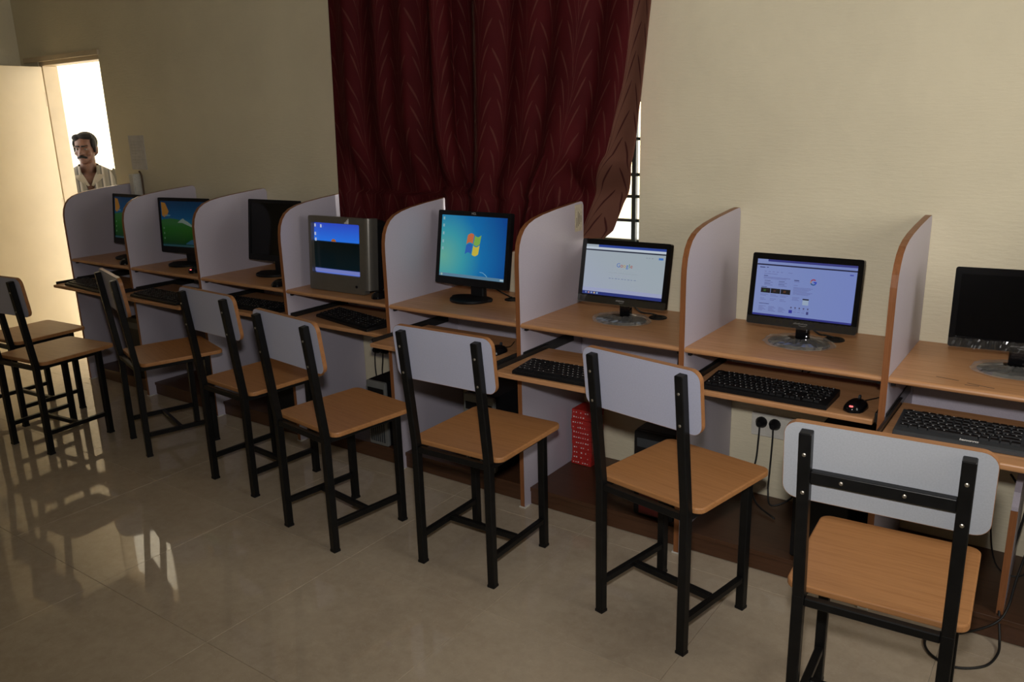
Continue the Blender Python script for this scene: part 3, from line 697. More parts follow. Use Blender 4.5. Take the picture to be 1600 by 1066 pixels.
# widescreen monitors still in their wrapping
WMAR = (0.0165, 0.0165, 0.020, 0.030)
m6 = lcd('computer_monitor', (4.218, -0.225), 0.0, 0.20, 0.928, 0.362, 0.237, WMAR, M_PAGE, 'wide glossy black monitor showing a white search page', 'disc', True, True)
s = m6['screen']; iw, ih = m6['iw'], m6['ih']; Y = -0.0003
decal('window_title_bar', s, -iw / 2 + 0.052, iw / 2, ih / 2 - 0.009, ih / 2, Y, emat((0.03, 0.07, 0.36)))
decal('address_bar', s, -iw / 2, iw / 2, ih / 2 - 0.0165, ih / 2 - 0.009, Y, emat((0.62, 0.70, 0.80)))
decal('toolbar', s, -iw / 2, iw / 2, ih / 2 - 0.0225, ih / 2 - 0.018, Y, emat((0.012, 0.016, 0.045)))
decal('taskbar', s, -iw / 2, iw / 2, -ih / 2, -ih / 2 + 0.0115, Y, emat((0.025, 0.04, 0.22)))
decal('page_footer', s, -iw / 2, iw / 2, -ih / 2 + 0.0115, -ih / 2 + 0.0255, Y, emat((0.40, 0.44, 0.66)))
for k in range(5): decal('taskbar_icon', s, -iw / 2 + 0.012 + k * 0.012, -iw / 2 + 0.019 + k * 0.012, -ih / 2 + 0.003, -ih / 2 + 0.009, Y * 2, emat([(0.2, 0.3, 0.6), (0.5, 0.3, 0.3), (0.3, 0.4, 0.7), (0.6, 0.5, 0.3), (0.25, 0.45, 0.75)][k]))
decal('sign_in_button', s, iw / 2 - 0.028, iw / 2 - 0.010, ih / 2 - 0.040, ih / 2 - 0.0325, Y, emat((0.06, 0.20, 0.62)))
for k, x in enumerate((0.112, 0.1, 0.09)): decal('menu_text', s, x - 0.003, x + 0.003, ih / 2 - 0.037, ih / 2 - 0.0355, Y, emat((0.2, 0.24, 0.32)))
gx_ = -0.0305; GC = [('G', (0.05, 0.16, 0.55), 0.0155), ('o', (0.45, 0.10, 0.06), 0.0118), ('o', (0.55, 0.36, 0.06), 0.0115), ('g', (0.05, 0.16, 0.55), 0.0113), ('l', (0.06, 0.30, 0.10), 0.0062), ('e', (0.45, 0.10, 0.06), 0.0108)]
for chh, colr, adv in GC:
    text_mesh('logo_letter', chh, 0.0215, emat(colr), s, Matrix.Translation((gx_ + adv / 2, Y, 0.022)) @ TXT); gx_ += adv
decal('search_box', s, -0.062, 0.062, -0.0068, -0.0060, Y, emat((0.33, 0.37, 0.42))); decal('search_box', s, -0.062, 0.062, 0.0048, 0.0054, Y, emat((0.42, 0.48, 0.54)))
for x in (-0.019, 0.013): decal('page_button', s, x - 0.013, x + 0.013, -0.0195, -0.0125, Y, emat((0.42, 0.47, 0.56)))
for k in range(9): decal('text_line', s, -0.058 + k * 0.013, -0.058 + k * 0.013 + 0.009 - 0.002 * (k % 2), -0.0285, -0.0268, Y, emat((0.15, 0.20, 0.38)))
script_mark(m6['bezel'], 0.0, -0.237 / 2 + 0.0145, 0.034, 0.009)

m7 = lcd('computer_monitor', (4.872, -0.225), math.radians(-0.8), 0.159, 0.921, 0.352, 0.236, WMAR, M_RESULT, 'wide glossy black monitor showing a violet page of search results', 'disc', True, True)
s = m7['screen']; iw, ih = m7['iw'], m7['ih']; dk = (0.055, 0.065, 0.20); md = (0.14, 0.16, 0.40)
decal('window_title_bar', s, -iw / 2 + 0.035, iw / 2, ih / 2 - 0.007, ih / 2, Y, emat((0.04, 0.045, 0.24)))
decal('toolbar', s, -iw / 2, iw / 2, ih / 2 - 0.020, ih / 2 - 0.0155, Y, emat((0.012, 0.013, 0.05)))
decal('taskbar', s, -iw / 2, iw / 2, -ih / 2, -ih / 2 + 0.006, Y, emat((0.03, 0.035, 0.25)))
def tl(x, z, wd, h=0.0013, c=md): decal('text_line', s, x, x + wd, z - h / 2, z + h / 2, Y, emat(c))
tl(-0.150, 0.066, 0.018, 0.003, dk); tl(-0.128, 0.0665, 0.008, 0.002, dk)
for k in range(5): tl(-0.134 + k * 0.0135, 0.053, 0.008, 0.0014)
tl(-0.055, 0.053, 0.014); tl(-0.134, 0.046, 0.045)
tl(-0.134, 0.039, 0.014, 0.002, dk); tl(-0.134, 0.034, 0.088, 0.0018); tl(-0.134, 0.030, 0.075)
for cx_ in (-0.130, -0.083):
    for k in range(4): tl(cx_, 0.023 - k * 0.0048, 0.020 + 0.008 * ((k * 3) % 2), 0.0015, dk if k % 2 == 0 else md)
tl(-0.138, 0.0015, 0.018, 0.002, dk)
for k in range(3):
    x = -0.139 + k * 0.033
    th = decal('thumbnail_picture', s, x, x + 0.0315, -0.0175, -0.0015, Y, emat((0.012, 0.011, 0.014)))
    decal('thumbnail_glow', th, x + 0.009, x + 0.017, -0.013, -0.006, Y * 2.2, emat([(0.03, 0.10, 0.02), (0.06, 0.03, 0.03), (0.10, 0.04, 0.02)][k]))
    for q in range(2): tl(x, -0.0225 - q * 0.004, 0.026 - 0.007 * ((q + k) % 2))
    for q in range(2): tl(x, -0.036 - q * 0.0045, 0.014 + 0.006 * ((q + k) % 2))
    for q in range(5): tl(x - 0.002, -0.062 - q * 0.0036, 0.024 - 0.005 * ((q * 2 + k) % 3))
tl(-0.141, -0.0535, 0.034, 0.0018, dk)
tl(-0.033, 0.031, 0.016, 0.003, dk); tl(-0.033, 0.0265, 0.018); tl(-0.033, 0.015, 0.013)
for q in range(7): tl(-0.033, 0.008 - q * 0.0036, 0.062 - 0.006 * ((q * 5) % 4))
for q in range(3): tl(-0.034, -0.0245 - q * 0.0042, 0.024 - 0.005 * (q % 2))
decal('picture_card', s, 0.001, 0.020, -0.046, -0.029, Y, emat((0.36, 0.46, 0.62))); decal('card_header', s, 0.0005, 0.0205, -0.030, -0.0255, Y * 2, emat((0.015, 0.016, 0.035)))
for k in range(5): decal('icon', s, -0.036 + k * 0.0135, -0.0312 + k * 0.0135, -0.0605, -0.0555, Y, emat((0.10, 0.10, 0.22)))
for k in range(5): tl(-0.037 + k * 0.0135, -0.0645, 0.008, 0.001)
decal('blue_tile', s, -0.040, -0.029, -0.0765, -0.0665, Y, emat((0.035, 0.04, 0.36)))
for k in range(3): tl(-0.025 + k * 0.013, -0.0715, 0.009)
decal('dark_badge', s, 0.0165, 0.0235, -0.076, -0.067, Y, emat((0.05, 0.055, 0.22)))
decal('blue_button', s, iw / 2 - 0.022, iw / 2 - 0.011, ih / 2 - 0.0325, ih / 2 - 0.0285, Y, emat((0.07, 0.09, 0.45)))
gcx, gcz, ro, ri = 0.0285, 0.0300, 0.0102, 0.0064     # round four-colour letter G
def arc(a0, a1, colr):
    n = 8; A = [math.radians(a0 + (a1 - a0) * k / n) for k in range(n + 1)]
    decal('logo_arc', s, 0, 0, 0, 0, Y, emat(colr), poly=[(gcx + ro * math.cos(a), gcz + ro * math.sin(a)) for a in A] + [(gcx + ri * math.cos(a), gcz + ri * math.sin(a)) for a in A[::-1]])
arc(45, 150, (0.36, 0.04, 0.10)); arc(150, 205, (0.40, 0.25, 0.20)); arc(205, 310, (0.02, 0.10, 0.28)); arc(310, 360, (0.025, 0.06, 0.52))
decal('logo_bar', s, gcx + 0.0005, gcx + ro, gcz - 0.0022, gcz + 0.0018, Y * 1.5, emat((0.025, 0.06, 0.52)))
script_mark(m7['bezel'], 0.003, -0.236 / 2 + 0.0145, 0.044, 0.009)

m8 = lcd('computer_monitor', (5.484, -0.225), math.radians(6.7), 0.14, 0.927, 0.36, 0.232, WMAR, M_OFF, 'wide glossy black monitor switched off, in plastic wrapping, at the right edge', 'disc', True, True)
script_mark(m8['bezel'], 0.0, -0.232 / 2 + 0.0145, 0.044, 0.009)

# the bulky silver picture-tube monitor
cr = empty('tube_monitor', (2.858, -0.375, TOPZ + 0.0005), math.radians(0.5)); tag(cr, 'bulky silver picture-tube monitor with a blue sunset screen', 'monitor')
cw, chh_, ct = 0.352, 0.335, 0.11
H = Matrix.Translation((0, 0, chh_ / 2 + 0.002)) @ rotx(-0.07)
bm = bmesh.new(); ring(bm, rrect(cw, chh_, 0.008, 4), rrect(0.306, 0.228, 0.006, 4, -0.006, 0.024), 'y', 0.0, 0.03); obj('bezel', bm, M_SILVER, cr, M=H)
bm = bmesh.new(); # rounded right cheek, swept back
pr = [(cw / 2 - 0.0005, 0.0)] + [(cw / 2 + 0.028 * math.sin(math.radians(a)), 0.030 - 0.030 * math.cos(math.radians(a))) for a in range(0, 91, 10)] + [(cw / 2 + 0.028, 0.055), (cw / 2 - 0.0005, 0.055)]
prism(bm, pr, 'z', -chh_ / 2 + 0.020, chh_ / 2); obj('cheek', bm, M_SILVER, cr, smooth=True, auto=40, M=H)
bm = bmesh.new(); ng = 10
gr = [[bm.verts.new((-0.158 + 0.316 * i / ng, 0.012 + 0.010 * ((i / ng - .5) ** 2 + (j / ng - .5) ** 2) * 2, -0.118 + 0.236 * j / ng)) for i in range(ng + 1)] for j in range(ng + 1)]
for j in range(ng):
    for i in range(ng): bm.faces.new((gr[j][i], gr[j][i + 1], gr[j + 1][i + 1], gr[j + 1][i]))
cs = obj('screen', bm, M_SEA, cr, smooth=True, M=H @ Matrix.Translation((-0.008, 0, 0.024)))
decal('setting_sun', cs, 0, 0, 0, 0, 0.0118, emat((0.45, 0.13, 0.02)), poly=[(-0.018 + 0.0155 * math.cos(math.pi * k / 8), 0.0312 + 0.012 * math.sin(math.pi * k / 8)) for k in range(9)])
for x, z in ((-0.136, 0.100), (-0.098, 0.098), (-0.136, 0.062), (-0.134, 0.036)): decal('icon', cs, x - 0.005, x + 0.005, z - 0.007, z + 0.007, 0.0118, emat((0.55, 0.62, 0.85)))
decal('taskbar', cs, -0.143, 0.143, -0.109, -0.094, 0.0118, emat((0.20, 0.24, 0.62)))
bk = bmesh.new(); rings_ = []
for y, sw, sh, zo in ((0.03, cw + 0.03, chh_ - 0.012, 0.0), (0.12, cw + 0.02, chh_ - 0.02, 0.0), (0.20, cw * 0.82, chh_ * 0.84, -0.005), (0.28, cw * 0.62, chh_ * 0.66, -0.01), (0.31, cw * 0.58, chh_ * 0.62, -0.01)):
    rings_.append([bk.verts.new((p[0], y, p[1] + zo)) for p in rrect(sw, sh, 0.025, 4)])
for a, b in zip(rings_, rings_[1:]):
    n = len(a)
    for k in range(n): bk.faces.new((a[k], a[(k + 1) % n], b[(k + 1) % n], b[k]))
bk.faces.new(rings_[-1]); obj('tube_housing', bk, M_BLACK, cr, M=H)
obj('stand_foot', lathe(bmesh.new(), [(0.13, 0.0), (0.13, 0.006), (0.10, 0.016), (0.0, 0.018)], 28, M=Matrix.Translation((0, 0.17, 0))), M_BLACK, cr)
obj('power_button', lathe(bmesh.new(), [(0.006, 0), (0.006, 0.003), (0.004, 0.004)], 14, M=Matrix.Translation((0.125, 0.0, -0.135)) @ Matrix.Rotation(math.pi / 2, 4, 'X')), M_BLACK, cr, M=H)
for k, hgt in enumerate((0.006, 0.010, 0.016, 0.022)): obj('logo_bar', box(0.058 + k * 0.0068, 0.0632 + k * 0.0068, -0.0006, 0.0, 0.1395, 0.1395 + hgt), M_PRINTW, cr, M=H)

# ------------------------------------------------------------------ keyboards
def keyboard(loc, yaw, w, d, label, charcoal=False, brand=None):
    r = empty('keyboard', (loc[0], loc[1], loc[2]), yaw); tag(r, label, 'keyboard', 'black keyboards on the trays'); hf, hb = 0.014, 0.025
    def zt(y): return hf + (hb - hf) * (y + d / 2) / d
    poly = [(-d / 2, 0.001), (d / 2, 0.001), (d / 2, hb - 0.003), (d / 2 - 0.004, hb), (-d / 2 + 0.005, hf), (-d / 2, hf - 0.004)]
    b = obj('case', prism(bmesh.new(), poly, 'x', -w / 2, w / 2, bev=0.002), M_KBFR if charcoal else M_BLACK, r)
    bm = bmesh.new(); mw = 0.010; fy = 0.030 if charcoal else 0.014
    y0, y1 = -d / 2 + fy, d / 2 - 0.010; rows = 6; ph = (y1 - y0) / rows
    u = (w - 2 * mw) / 22.6
    for q in range(rows):
        x = -w / 2 + mw; seqs = []
        if q == 0: seqs = [1.25, 1.25, 1.25, 6.25, 1.25, 1.25, 1.25, 1.25, -0.3, 1, 1, 1, -0.3, 2, 1]
        elif q == 1: seqs = [2.25] + [1] * 10 + [2.75, -1.3, 1, -1.3, 1, 1, 1]
        elif q == 2: seqs = [1.75] + [1] * 11 + [2.25, -3.6, 1, 1, 1]
        elif q == 5: seqs = [1, -1] + [1] * 4 + [-.5] + [1] * 4 + [-.5] + [1] * 4 + [-.3, 1, 1, 1, -.3, 1, 1, 1, 1]
        else: seqs = [1.5] + [1] * 12 + [1.5, -.3, 1, 1, 1, -.3, 1, 1, 1, 1]
        for s_ in seqs:
            wd = abs(s_) * u
            if s_ > 0 and x + wd <= w / 2 - mw + 0.004:
                yc = y0 + (q + 0.5) * ph; z = zt(yc); k_ = 0.0011; t = 0.0016
                vs_ = [bm.verts.new((x + k_ + ex * 1, yc + ey, z - 0.001)) for ex, ey in ((0, -ph / 2 + k_), (wd - 2 * k_, -ph / 2 + k_), (wd - 2 * k_, ph / 2 - k_), (0, ph / 2 - k_))]
                vt = [bm.verts.new((x + k_ + ex, yc + ey, z + 0.0055)) for ex, ey in ((t, -ph / 2 + k_ + t), (wd - 2 * k_ - t, -ph / 2 + k_ + t), (wd - 2 * k_ - t, ph / 2 - k_ - t * 0.5), (t, ph / 2 - k_ - t * 0.5))]
                bm.faces.new(vt)
                for e in range(4): bm.faces.new((vs_[e], vs_[(e + 1) % 4], vt[(e + 1) % 4], vt[e]))
            x += wd
    tag(obj('keys', bm, M_KEY, r), kind='stuff')
    bm = bmesh.new(); rnd = random.Random(int(loc[0] * 50))
    for q in range(rows):
        for c_ in range(21):
            if rnd.random() < 0.75:
                xx = -w / 2 + mw + (c_ + 0.35 + 0.5 * (q % 2)) * u * 1.06; yy = y0 + (q + 0.62) * ph
                if xx < w / 2 - mw - 0.006: bx(bm, xx, xx + 0.0032, yy - 0.0012, yy + 0.0012, zt(yy) + 0.0056, zt(yy) + 0.0059)
    tag(obj('key_legends', bm, M_PRINTW, r), kind='stuff')
    if brand:
        M = Matrix.Translation((-0.045, -d / 2 + 0.013, zt(-d / 2 + 0.013) + 0.0006)) @ rotx(math.atan((hb - hf) / d))
        text_mesh('brand_print', brand, 0.0165, M_PRINTW, r, M, bold=0.0006)
    return r
TZ = 0.6205
keyboard((0.985, -0.525, TZ), math.radians(-4), 0.43, 0.135, 'black keyboard on the tray nearest the doorway')
keyboard((1.66, -0.508, TZ), math.radians(-2), 0.44, 0.135, 'black keyboard behind the sideways chair, on the second tray from the doorway')
keyboard((2.27, -0.40, TZ), math.radians(2), 0.44, 0.135, 'black keyboard on the pushed-in tray under the switched-off square monitor')
keyboard((2.93, -0.37, TZ), math.radians(-12), 0.43, 0.135, 'black keyboard lying askew under the bulky silver monitor')
keyboard((4.222, -0.575, TZ), math.radians(1.0), 0.435, 0.135, 'black keyboard on the far pulled-out tray below the white search page')
keyboard((4.832, -0.388, TZ), math.radians(-0.5), 0.40, 0.15, 'black keyboard beside a red-lit mouse, below the violet results page')
keyboard((5.462, -0.478, TZ), math.radians(1.0), 0.46, 0.165, 'charcoal-fronted keyboard with white lettering on its front edge, nearest the camera', True, 'lenovo')

# ------------------------------------------------------------------ mice
def mouse(loc, yaw, label, led=False, wire=None):
    r = empty('computer_mouse', loc, yaw); tag(r, label, 'mouse', 'computer mice')
    bm = bmesh.new(); rings_ = []
    for k in range(9):
        t = k / 8; y = -0.052 + 0.104 * t; ww_ = 0.030 * math.sqrt(max(0.02, 1 - (2 * t - 1) ** 4)); hh_ = 0.010 + 0.024 * math.sin(math.pi * (0.12 + 0.80 * t)) ** 1.0 * (1 - 0.25 * t)
        if k in (0, 8): hh_ *= 0.45
        rings_.append([bm.verts.new((ww_ * math.cos(math.pi * a / 8), y, 0.0008 + hh_ * math.sin(math.pi * a / 8))) for a in range(9)])
    for a, b in zip(rings_, rings_[1:]):
        for k in range(8): bm.faces.new((a[k], a[k + 1], b[k + 1], b[k]))
        bm.faces.new((a[8], a[0], b[0], b[8]))
    bm.faces.new(rings_[0]); bm.faces.new(rings_[-1][::-1]); obj('shell', bm, M_GLOSS, r, smooth=True, auto=60)
    obj('wheel', lathe(bmesh.new(), [(0.006, -0.003), (0.008, -0.002), (0.008, 0.002), (0.006, 0.003)], 14, M=Matrix.Translation((0, 0.028, 0.028)) @ Matrix.Rotation(math.pi / 2, 4, 'Y')), M_KBFR, r)
    if led: obj('red_light', lathe(bmesh.new(), [(0.0055, 0), (0.005, 0.002), (0.0, 0.003)], 14, 1.2, 0.7, Matrix.Translation((0, -0.042, 0.018)) @ rotx(math.radians(50))), M_LED, r)
    if wire: obj('wire', tube(bmesh.new(), smooth_path([(0, 0.05, 0.010)] + wire), 0.0018, 6), M_CABLE, r, smooth=True)
    return r
mouse((1.165, -0.40, TOPZ + 0.0005), 0.3, 'small black mouse on the desk nearest the doorway', wire=[(0.01, 0.10, 0.004), (0.03, 0.20, 0.003)])
mouse((1.785, -0.375, TOPZ + 0.0005), 0.2, 'mouse glowing red on the second desk top from the doorway', led=True, wire=[(0.0, 0.10, 0.004), (-0.03, 0.20, 0.003)])
mouse((2.49, -0.405, TOPZ + 0.0005), 0.2, 'black mouse on the desk top of the switched-off square monitor', wire=[(0.0, 0.10, 0.004), (-0.02, 0.20, 0.003)])
mouse((3.118, -0.372, TOPZ + 0.0005), 0.1, 'black mouse on the desk right of the bulky silver monitor', wire=[(0.01, 0.10, 0.004), (0.02, 0.22, 0.003)])
mouse((3.80, -0.455, TZ), 0.0, 'black mouse on the tray below the blue flag-logo screen', wire=[(0.0, 0.09, 0.004), (-0.03, 0.16, 0.003)])
mouse((5.10, -0.400, TZ), -0.1, 'black mouse glowing red on the tray below the violet results page', led=True, wire=[(0.01, 0.085, 0.006), (0.03, 0.15, 0.004), (0.02, 0.22, 0.003)])

# ------------------------------------------------------------------ towers under the desks
SHZ = 0.0755
def tower(x, y, w, d, h, label, front, style):
    r = empty('computer_tower', (x, y, SHZ)); tag(r, label, 'computer', 'computer towers under the desks')   # x centre, y front
    obj('case', box(-w / 2, w / 2, 0.012, d, 0.004, h, bev=0.004), M_BLACK, r)
    f = obj('front_panel', prism(bmesh.new(), rrect(w, h - 0.004, 0.008, 3, 0, h / 2 + 0.002), 'y', -0.004, 0.012, bev=0.003), front, r)
    if style == 'ribs':
        for k in range(7): obj('rib', box(-w / 2 + 0.012 + k * (w - 0.024) / 7, -w / 2 + 0.018 + k * (w - 0.024) / 7, -0.0065, -0.0035, 0.02, h * 0.5), M_KBFR, f)
        obj('drive_door', box(-w / 2 + 0.010, w / 2 - 0.010, -0.0065, -0.0035, h * 0.80, h * 0.90, bev=0.001), M_BLACK, f)
        obj('power_button', box(-0.012, 0.012, -0.007, -0.0035, h * 0.62, h * 0.66, bev=0.001), M_BLACK, f)
    else:
        obj('drive_door', box(-w / 2 + 0.012, w / 2 - 0.012, -0.0065, -0.0035, h * 0.82, h * 0.92, bev=0.001), M_KBFR, f)
        obj('power_light', box(w / 2 - 0.030, w / 2 - 0.024, -0.0075, -0.0035, h * 0.72, h * 0.735), M_GLED, f)
        if style == 'red': obj('red_panel', box(-w / 2 + 0.022, w / 2 - 0.018, -0.0065, -0.0035, 0.012, h * 0.45, bev=0.001), M_REDP, f)
    for sx in (-1, 1):
        for sy in (0.05, d - 0.05): obj('foot', box(sx * (w / 2 - 0.03) - 0.012, sx * (w / 2 - 0.03) + 0.012, sy - 0.012, sy + 0.012, 0.0004, 0.0045), M_CABLE, r)
    return r
tower(1.17, -0.41, 0.17, 0.38, 0.36, 'black computer tower on the shelf of the farthest desk', M_BLACK, 'plain')
tower(2.47, -0.41, 0.17, 0.38, 0.34, 'black computer tower below the switched-off square monitor', M_BLACK, 'plain')
tower(3.10, -0.425, 0.115, 0.38, 0.305, 'slim tower with grey ribbed front below the bulky silver monitor', M_TOWGR, 'ribs')
tower(3.66, -0.40, 0.155, 0.37, 0.33, 'tower with grey ribbed front below the blue flag-logo screen', M_TOWGR, 'ribs')
tower(4.445, -0.405, 0.155, 0.38, 0.33, 'black tower with a dark red front panel behind the second nearest chair', M_BLACK, 'red')
tower(5.02, -0.40, 0.17, 0.38, 0.37, 'black computer tower behind the nearest chair, with a small green light', M_BLACK, 'plain')

# stack of red boxes on the shelf
rnd = random.Random(3); z = SHZ + 0.0004; NB = 11
BO = ['top', 'second from the top', 'third from the top', 'fourth from the top', 'fifth from the top', 'middle', 'fifth from the bottom', 'fourth from the bottom', 'third from the bottom', 'second from the bottom', 'bottom']
for k in range(NB):
    h = 0.0222; bo = empty('red_box', (3.984 + rnd.uniform(-0.003, 0.003), -0.082 + rnd.uniform(-0.003, 0.002), z), rnd.uniform(-0.02, 0.02))
    tag(bo, 'thin red printed box, %s of the stack on the shelf' % BO[NB - 1 - k] if k != 0 else 'thin red printed box at the bottom of the stack on the shelf', 'box', 'red boxes stacked under the desk')
    obj('carton', box(-0.047, 0.047, -0.052, 0.052, 0, h - 0.0004, bev=0.0012, seg=1), M_RED, bo)
    bm = bmesh.new()
    for q in range(7):
        if rnd.random() < 0.8: bx(bm, -0.038 + q * 0.011, -0.038 + q * 0.011 + rnd.uniform(0.002, 0.006), -0.0526, -0.0521, 0.008, 0.008 + rnd.uniform(0.003, 0.006))
    tag(obj('lettering', bm, M_PRINTW, bo), kind='stuff'); z += h

# ------------------------------------------------------------------ sockets, plugs, cables
def socket_plate(x, z, w, h, label, plugs):
    r = empty('socket_board', (x, 0, z)); tag(r, label, 'socket', 'wall socket boards')
    obj('plate', box(0, w, -0.012, -0.0005, 0, h, bev=0.002), M_WHITE, r)
    for k in range(4): obj('module', box(0.008 + k * (w - 0.016) / 4, 0.004 + (k + 1) * (w - 0.016) / 4, -0.0145, -0.011, 0.012, h - 0.012, bev=0.001), M_WHITE, r)
    return r
def plug(x, z, label, path):
    r = empty('power_plug', (x, -0.0148, z)); tag(r, label, 'plug', 'black plugs in the wall sockets')
    obj('plug_body', lathe(bmesh.new(), [(0.021, 0.0), (0.022, 0.006), (0.017, 0.018), (0.012, 0.030), (0.009, 0.034)], 16, M=rotx(math.pi / 2)), M_BLACK, r, smooth=True, auto=45)
    obj('cord', tube(bmesh.new(), smooth_path([(0, -0.022, -0.008)] + path), 0.0034, 8), M_CABLE, r, smooth=True)
socket_plate(4.655, 0.315, 0.225, 0.088, 'white socket board on the wall below the violet results page', 2)
plug(4.695, 0.372, 'left black plug in the socket board below the violet results page', [(0.0, -0.028, -0.06), (-0.004, -0.03, -0.14), (-0.012, -0.05, -0.22), (0.03, -0.11, -0.275), (0.12, -0.17, -0.2905)])
plug(4.745, 0.372, 'right black plug in the socket board below the violet results page', [(0.002, -0.028, -0.06), (0.0, -0.03, -0.16), (0.004, -0.05, -0.25), (0.03, -0.08, -0.288), (0.10, -0.05, -0.24), (0.14, -0.03, -0.10)])
socket_plate(2.66, 0.33, 0.15, 0.085, 'white socket board on the wall below the bulky silver monitor', 2)
plug(2.715, 0.375, 'left black plug in the socket board below the bulky silver monitor', [(0.0, -0.028, -0.05), (0.004, -0.03, -0.13), (0.04, -0.04, -0.24), (0.12, -0.06, -0.28)])
plug(2.77, 0.378, 'right black plug in the socket board below the bulky silver monitor', [(0.0, -0.028, -0.05), (-0.006, -0.03, -0.13), (0.03, -0.04, -0.22), (0.10, -0.06, -0.26)])

def cable(label, pts, r=0.0035, group='loose black cables under the desks', name='cable'):
    o = obj(name, tube(bmesh.new(), smooth_path(pts, 8), r, 8), M_CABLE, None, smooth=True); tag(o, label, 'cable', group); return o
fz = 0.0042
cable('black cable looping out onto the floor tiles beside the nearest chair', [(5.56, -0.03, 0.40), (5.555, -0.12, 0.28), (5.53, -0.30, 0.12), (5.535, -0.40, 0.085), (5.548, -0.445, 0.02), (5.549, -0.50, fz), (5.525, -0.575, fz), (5.46, -0.622, fz), (5.40, -0.60, fz), (5.372, -0.545, fz), (5.388, -0.48, fz), (5.45, -0.445, fz), (5.53, -0.433, 0.06), (5.555, -0.39, 0.10), (5.565, -0.30, 0.16), (5.60, -0.15, 0.30), (5.66, -0.05, 0.42)])
cable('black cable sagging behind the nearest chair backrest to the right edge', [(5.50, -0.03, 0.36), (5.53, -0.06, 0.34), (5.58, -0.07, 0.335), (5.66, -0.06, 0.35), (5.74, -0.04, 0.40)])
cable('thin black cable hanging low under the nearest desk', [(5.46, -0.02, 0.32), (5.47, -0.10, 0.20), (5.50, -0.20, 0.13), (5.55, -0.24, 0.12), (5.59, -0.20, 0.15), (5.595, -0.05, 0.30)], 0.0022)
cable('left of two black cables hanging behind the tray below the white search page', [(4.37, -0.03, 0.735 - 0.02), (4.365, -0.032, 0.60), (4.35, -0.034, 0.45), (4.328, -0.035, 0.30), (4.332, -0.03, 0.20), (4.34, -0.012, 0.12)], 0.0028)
cable('right of two black cables hanging behind the tray below the white search page', [(4.43, -0.03, 0.715), (4.42, -0.032, 0.60), (4.405, -0.034, 0.50), (4.38, -0.03, 0.42), (4.39, -0.01, 0.30)], 0.0028)
cable('black cable drooping in a bend behind the tray below the violet results page', [(4.845, -0.03, 0.715), (4.84, -0.032, 0.63), (4.835, -0.034, 0.585), (4.86, -0.035, 0.60), (4.90, -0.034, 0.65), (4.93, -0.03, 0.715)], 0.0028)
for (nm, x, y, gx0) in (('white search page', 4.235, -0.185, XS[5] + 0.009 + 0.40), ('violet results page', 4.885, -0.185, XS[6] + 0.009 + 0.385)):
    cable('black cable running over the desk from the %s monitor into the grommet' % nm, [(x, y + 0.01, 0.80), (x + 0.03, y + 0.02, 0.775), (gx0 - 0.03, -0.13, 0.764), (gx0 - 0.004, -0.135, 0.7625)], 0.003)
cable('black cable running over the desk from the flag-logo monitor into the grommet', [(3.52, -0.15, 0.83), (3.56, -0.13, 0.79), (3.62, -0.12, 0.762), (3.648, -0.135, 0.7625)], 0.003)

# ------------------------------------------------------------------ notice and trunking beside the door
nt = empty('wall_notice', (0.668, -0.0005, 1.245)); tag(nt, 'pale printed notice sheet on the wall beside the door', 'notice')
obj('sheet', box(0, 0.165, -0.0025, 0.0, 0, 0.205), M_PAPER, nt)
for k in range(8): obj('text_line', box(0.018, 0.018 + 0.13 - 0.03 * ((k * 5) % 3), -0.0031, -0.0026, 0.165 - k * 0.018, 0.171 - k * 0.018), plain('faded_ink', (0.50, 0.485, 0.465), 0.8) if k == 0 else bpy.data.materials['faded_ink'], nt)
tk = empty('cable_trunking', (0.69, -0.0005, 0.9)); tag(tk, 'white plastic cable trunking running up the wall beside the door', 'trunking')
obj('channel', box(0, 0.055, -0.045, 0, 0.0, 0.32, bev=0.003), M_WHITE, tk); obj('cover_strip', box(0.006, 0.049, -0.050, -0.0445, 0.002, 0.318, bev=0.002), M_WHITE, tk)
cable('brown-black cable beside the white wall trunking', [(0.775, -0.012, 0.90), (0.772, -0.012, 1.05), (0.775, -0.012, 1.20), (0.755, -0.012, 1.236)], 0.006, group='wall cables').data.materials[0] = plain('brown_cable', (0.10, 0.06, 0.035), 0.6)

# ------------------------------------------------------------------ the man in the doorway
def capsule(bm, a, b, ra, rb, n=14, sx=1.0, sy=1.0):
    a, b = Vector(a), Vector(b); d = b - a; L = d.length; z = d.normalized(); x = z.orthogonal().normalized() if abs(z.z) < 0.95 else Vector((1, 0, 0)); x = (x - z * x.dot(z)).normalized(); y = z.cross(x)
    M = Matrix(((x.x, y.x, z.x, a.x), (x.y, y.y, z.y, a.y), (x.z, y.z, z.z, a.z), (0, 0, 0, 1))); prof = []
    for k in range(6): t = math.pi / 2 * k / 5; prof.append((ra * math.sin(t), -ra * math.cos(t)))
    for k in range(6): t = math.pi / 2 * k / 5; prof.append((rb * math.cos(t), L + rb * math.sin(t)))
    return lathe(bm, prof, n, sx, sy, M)
def ell(bm, c, r, M=None):
    t = bmesh.new(); bmesh.ops.create_uvsphere(t, u_segments=20, v_segments=14, radius=1.0)
    for v in t.verts: v.co = Vector((c[0] + v.co.x * r[0], c[1] + v.co.y * r[1], c[2] + v.co.z * r[2]))
    merge(bm, t, M); return bm
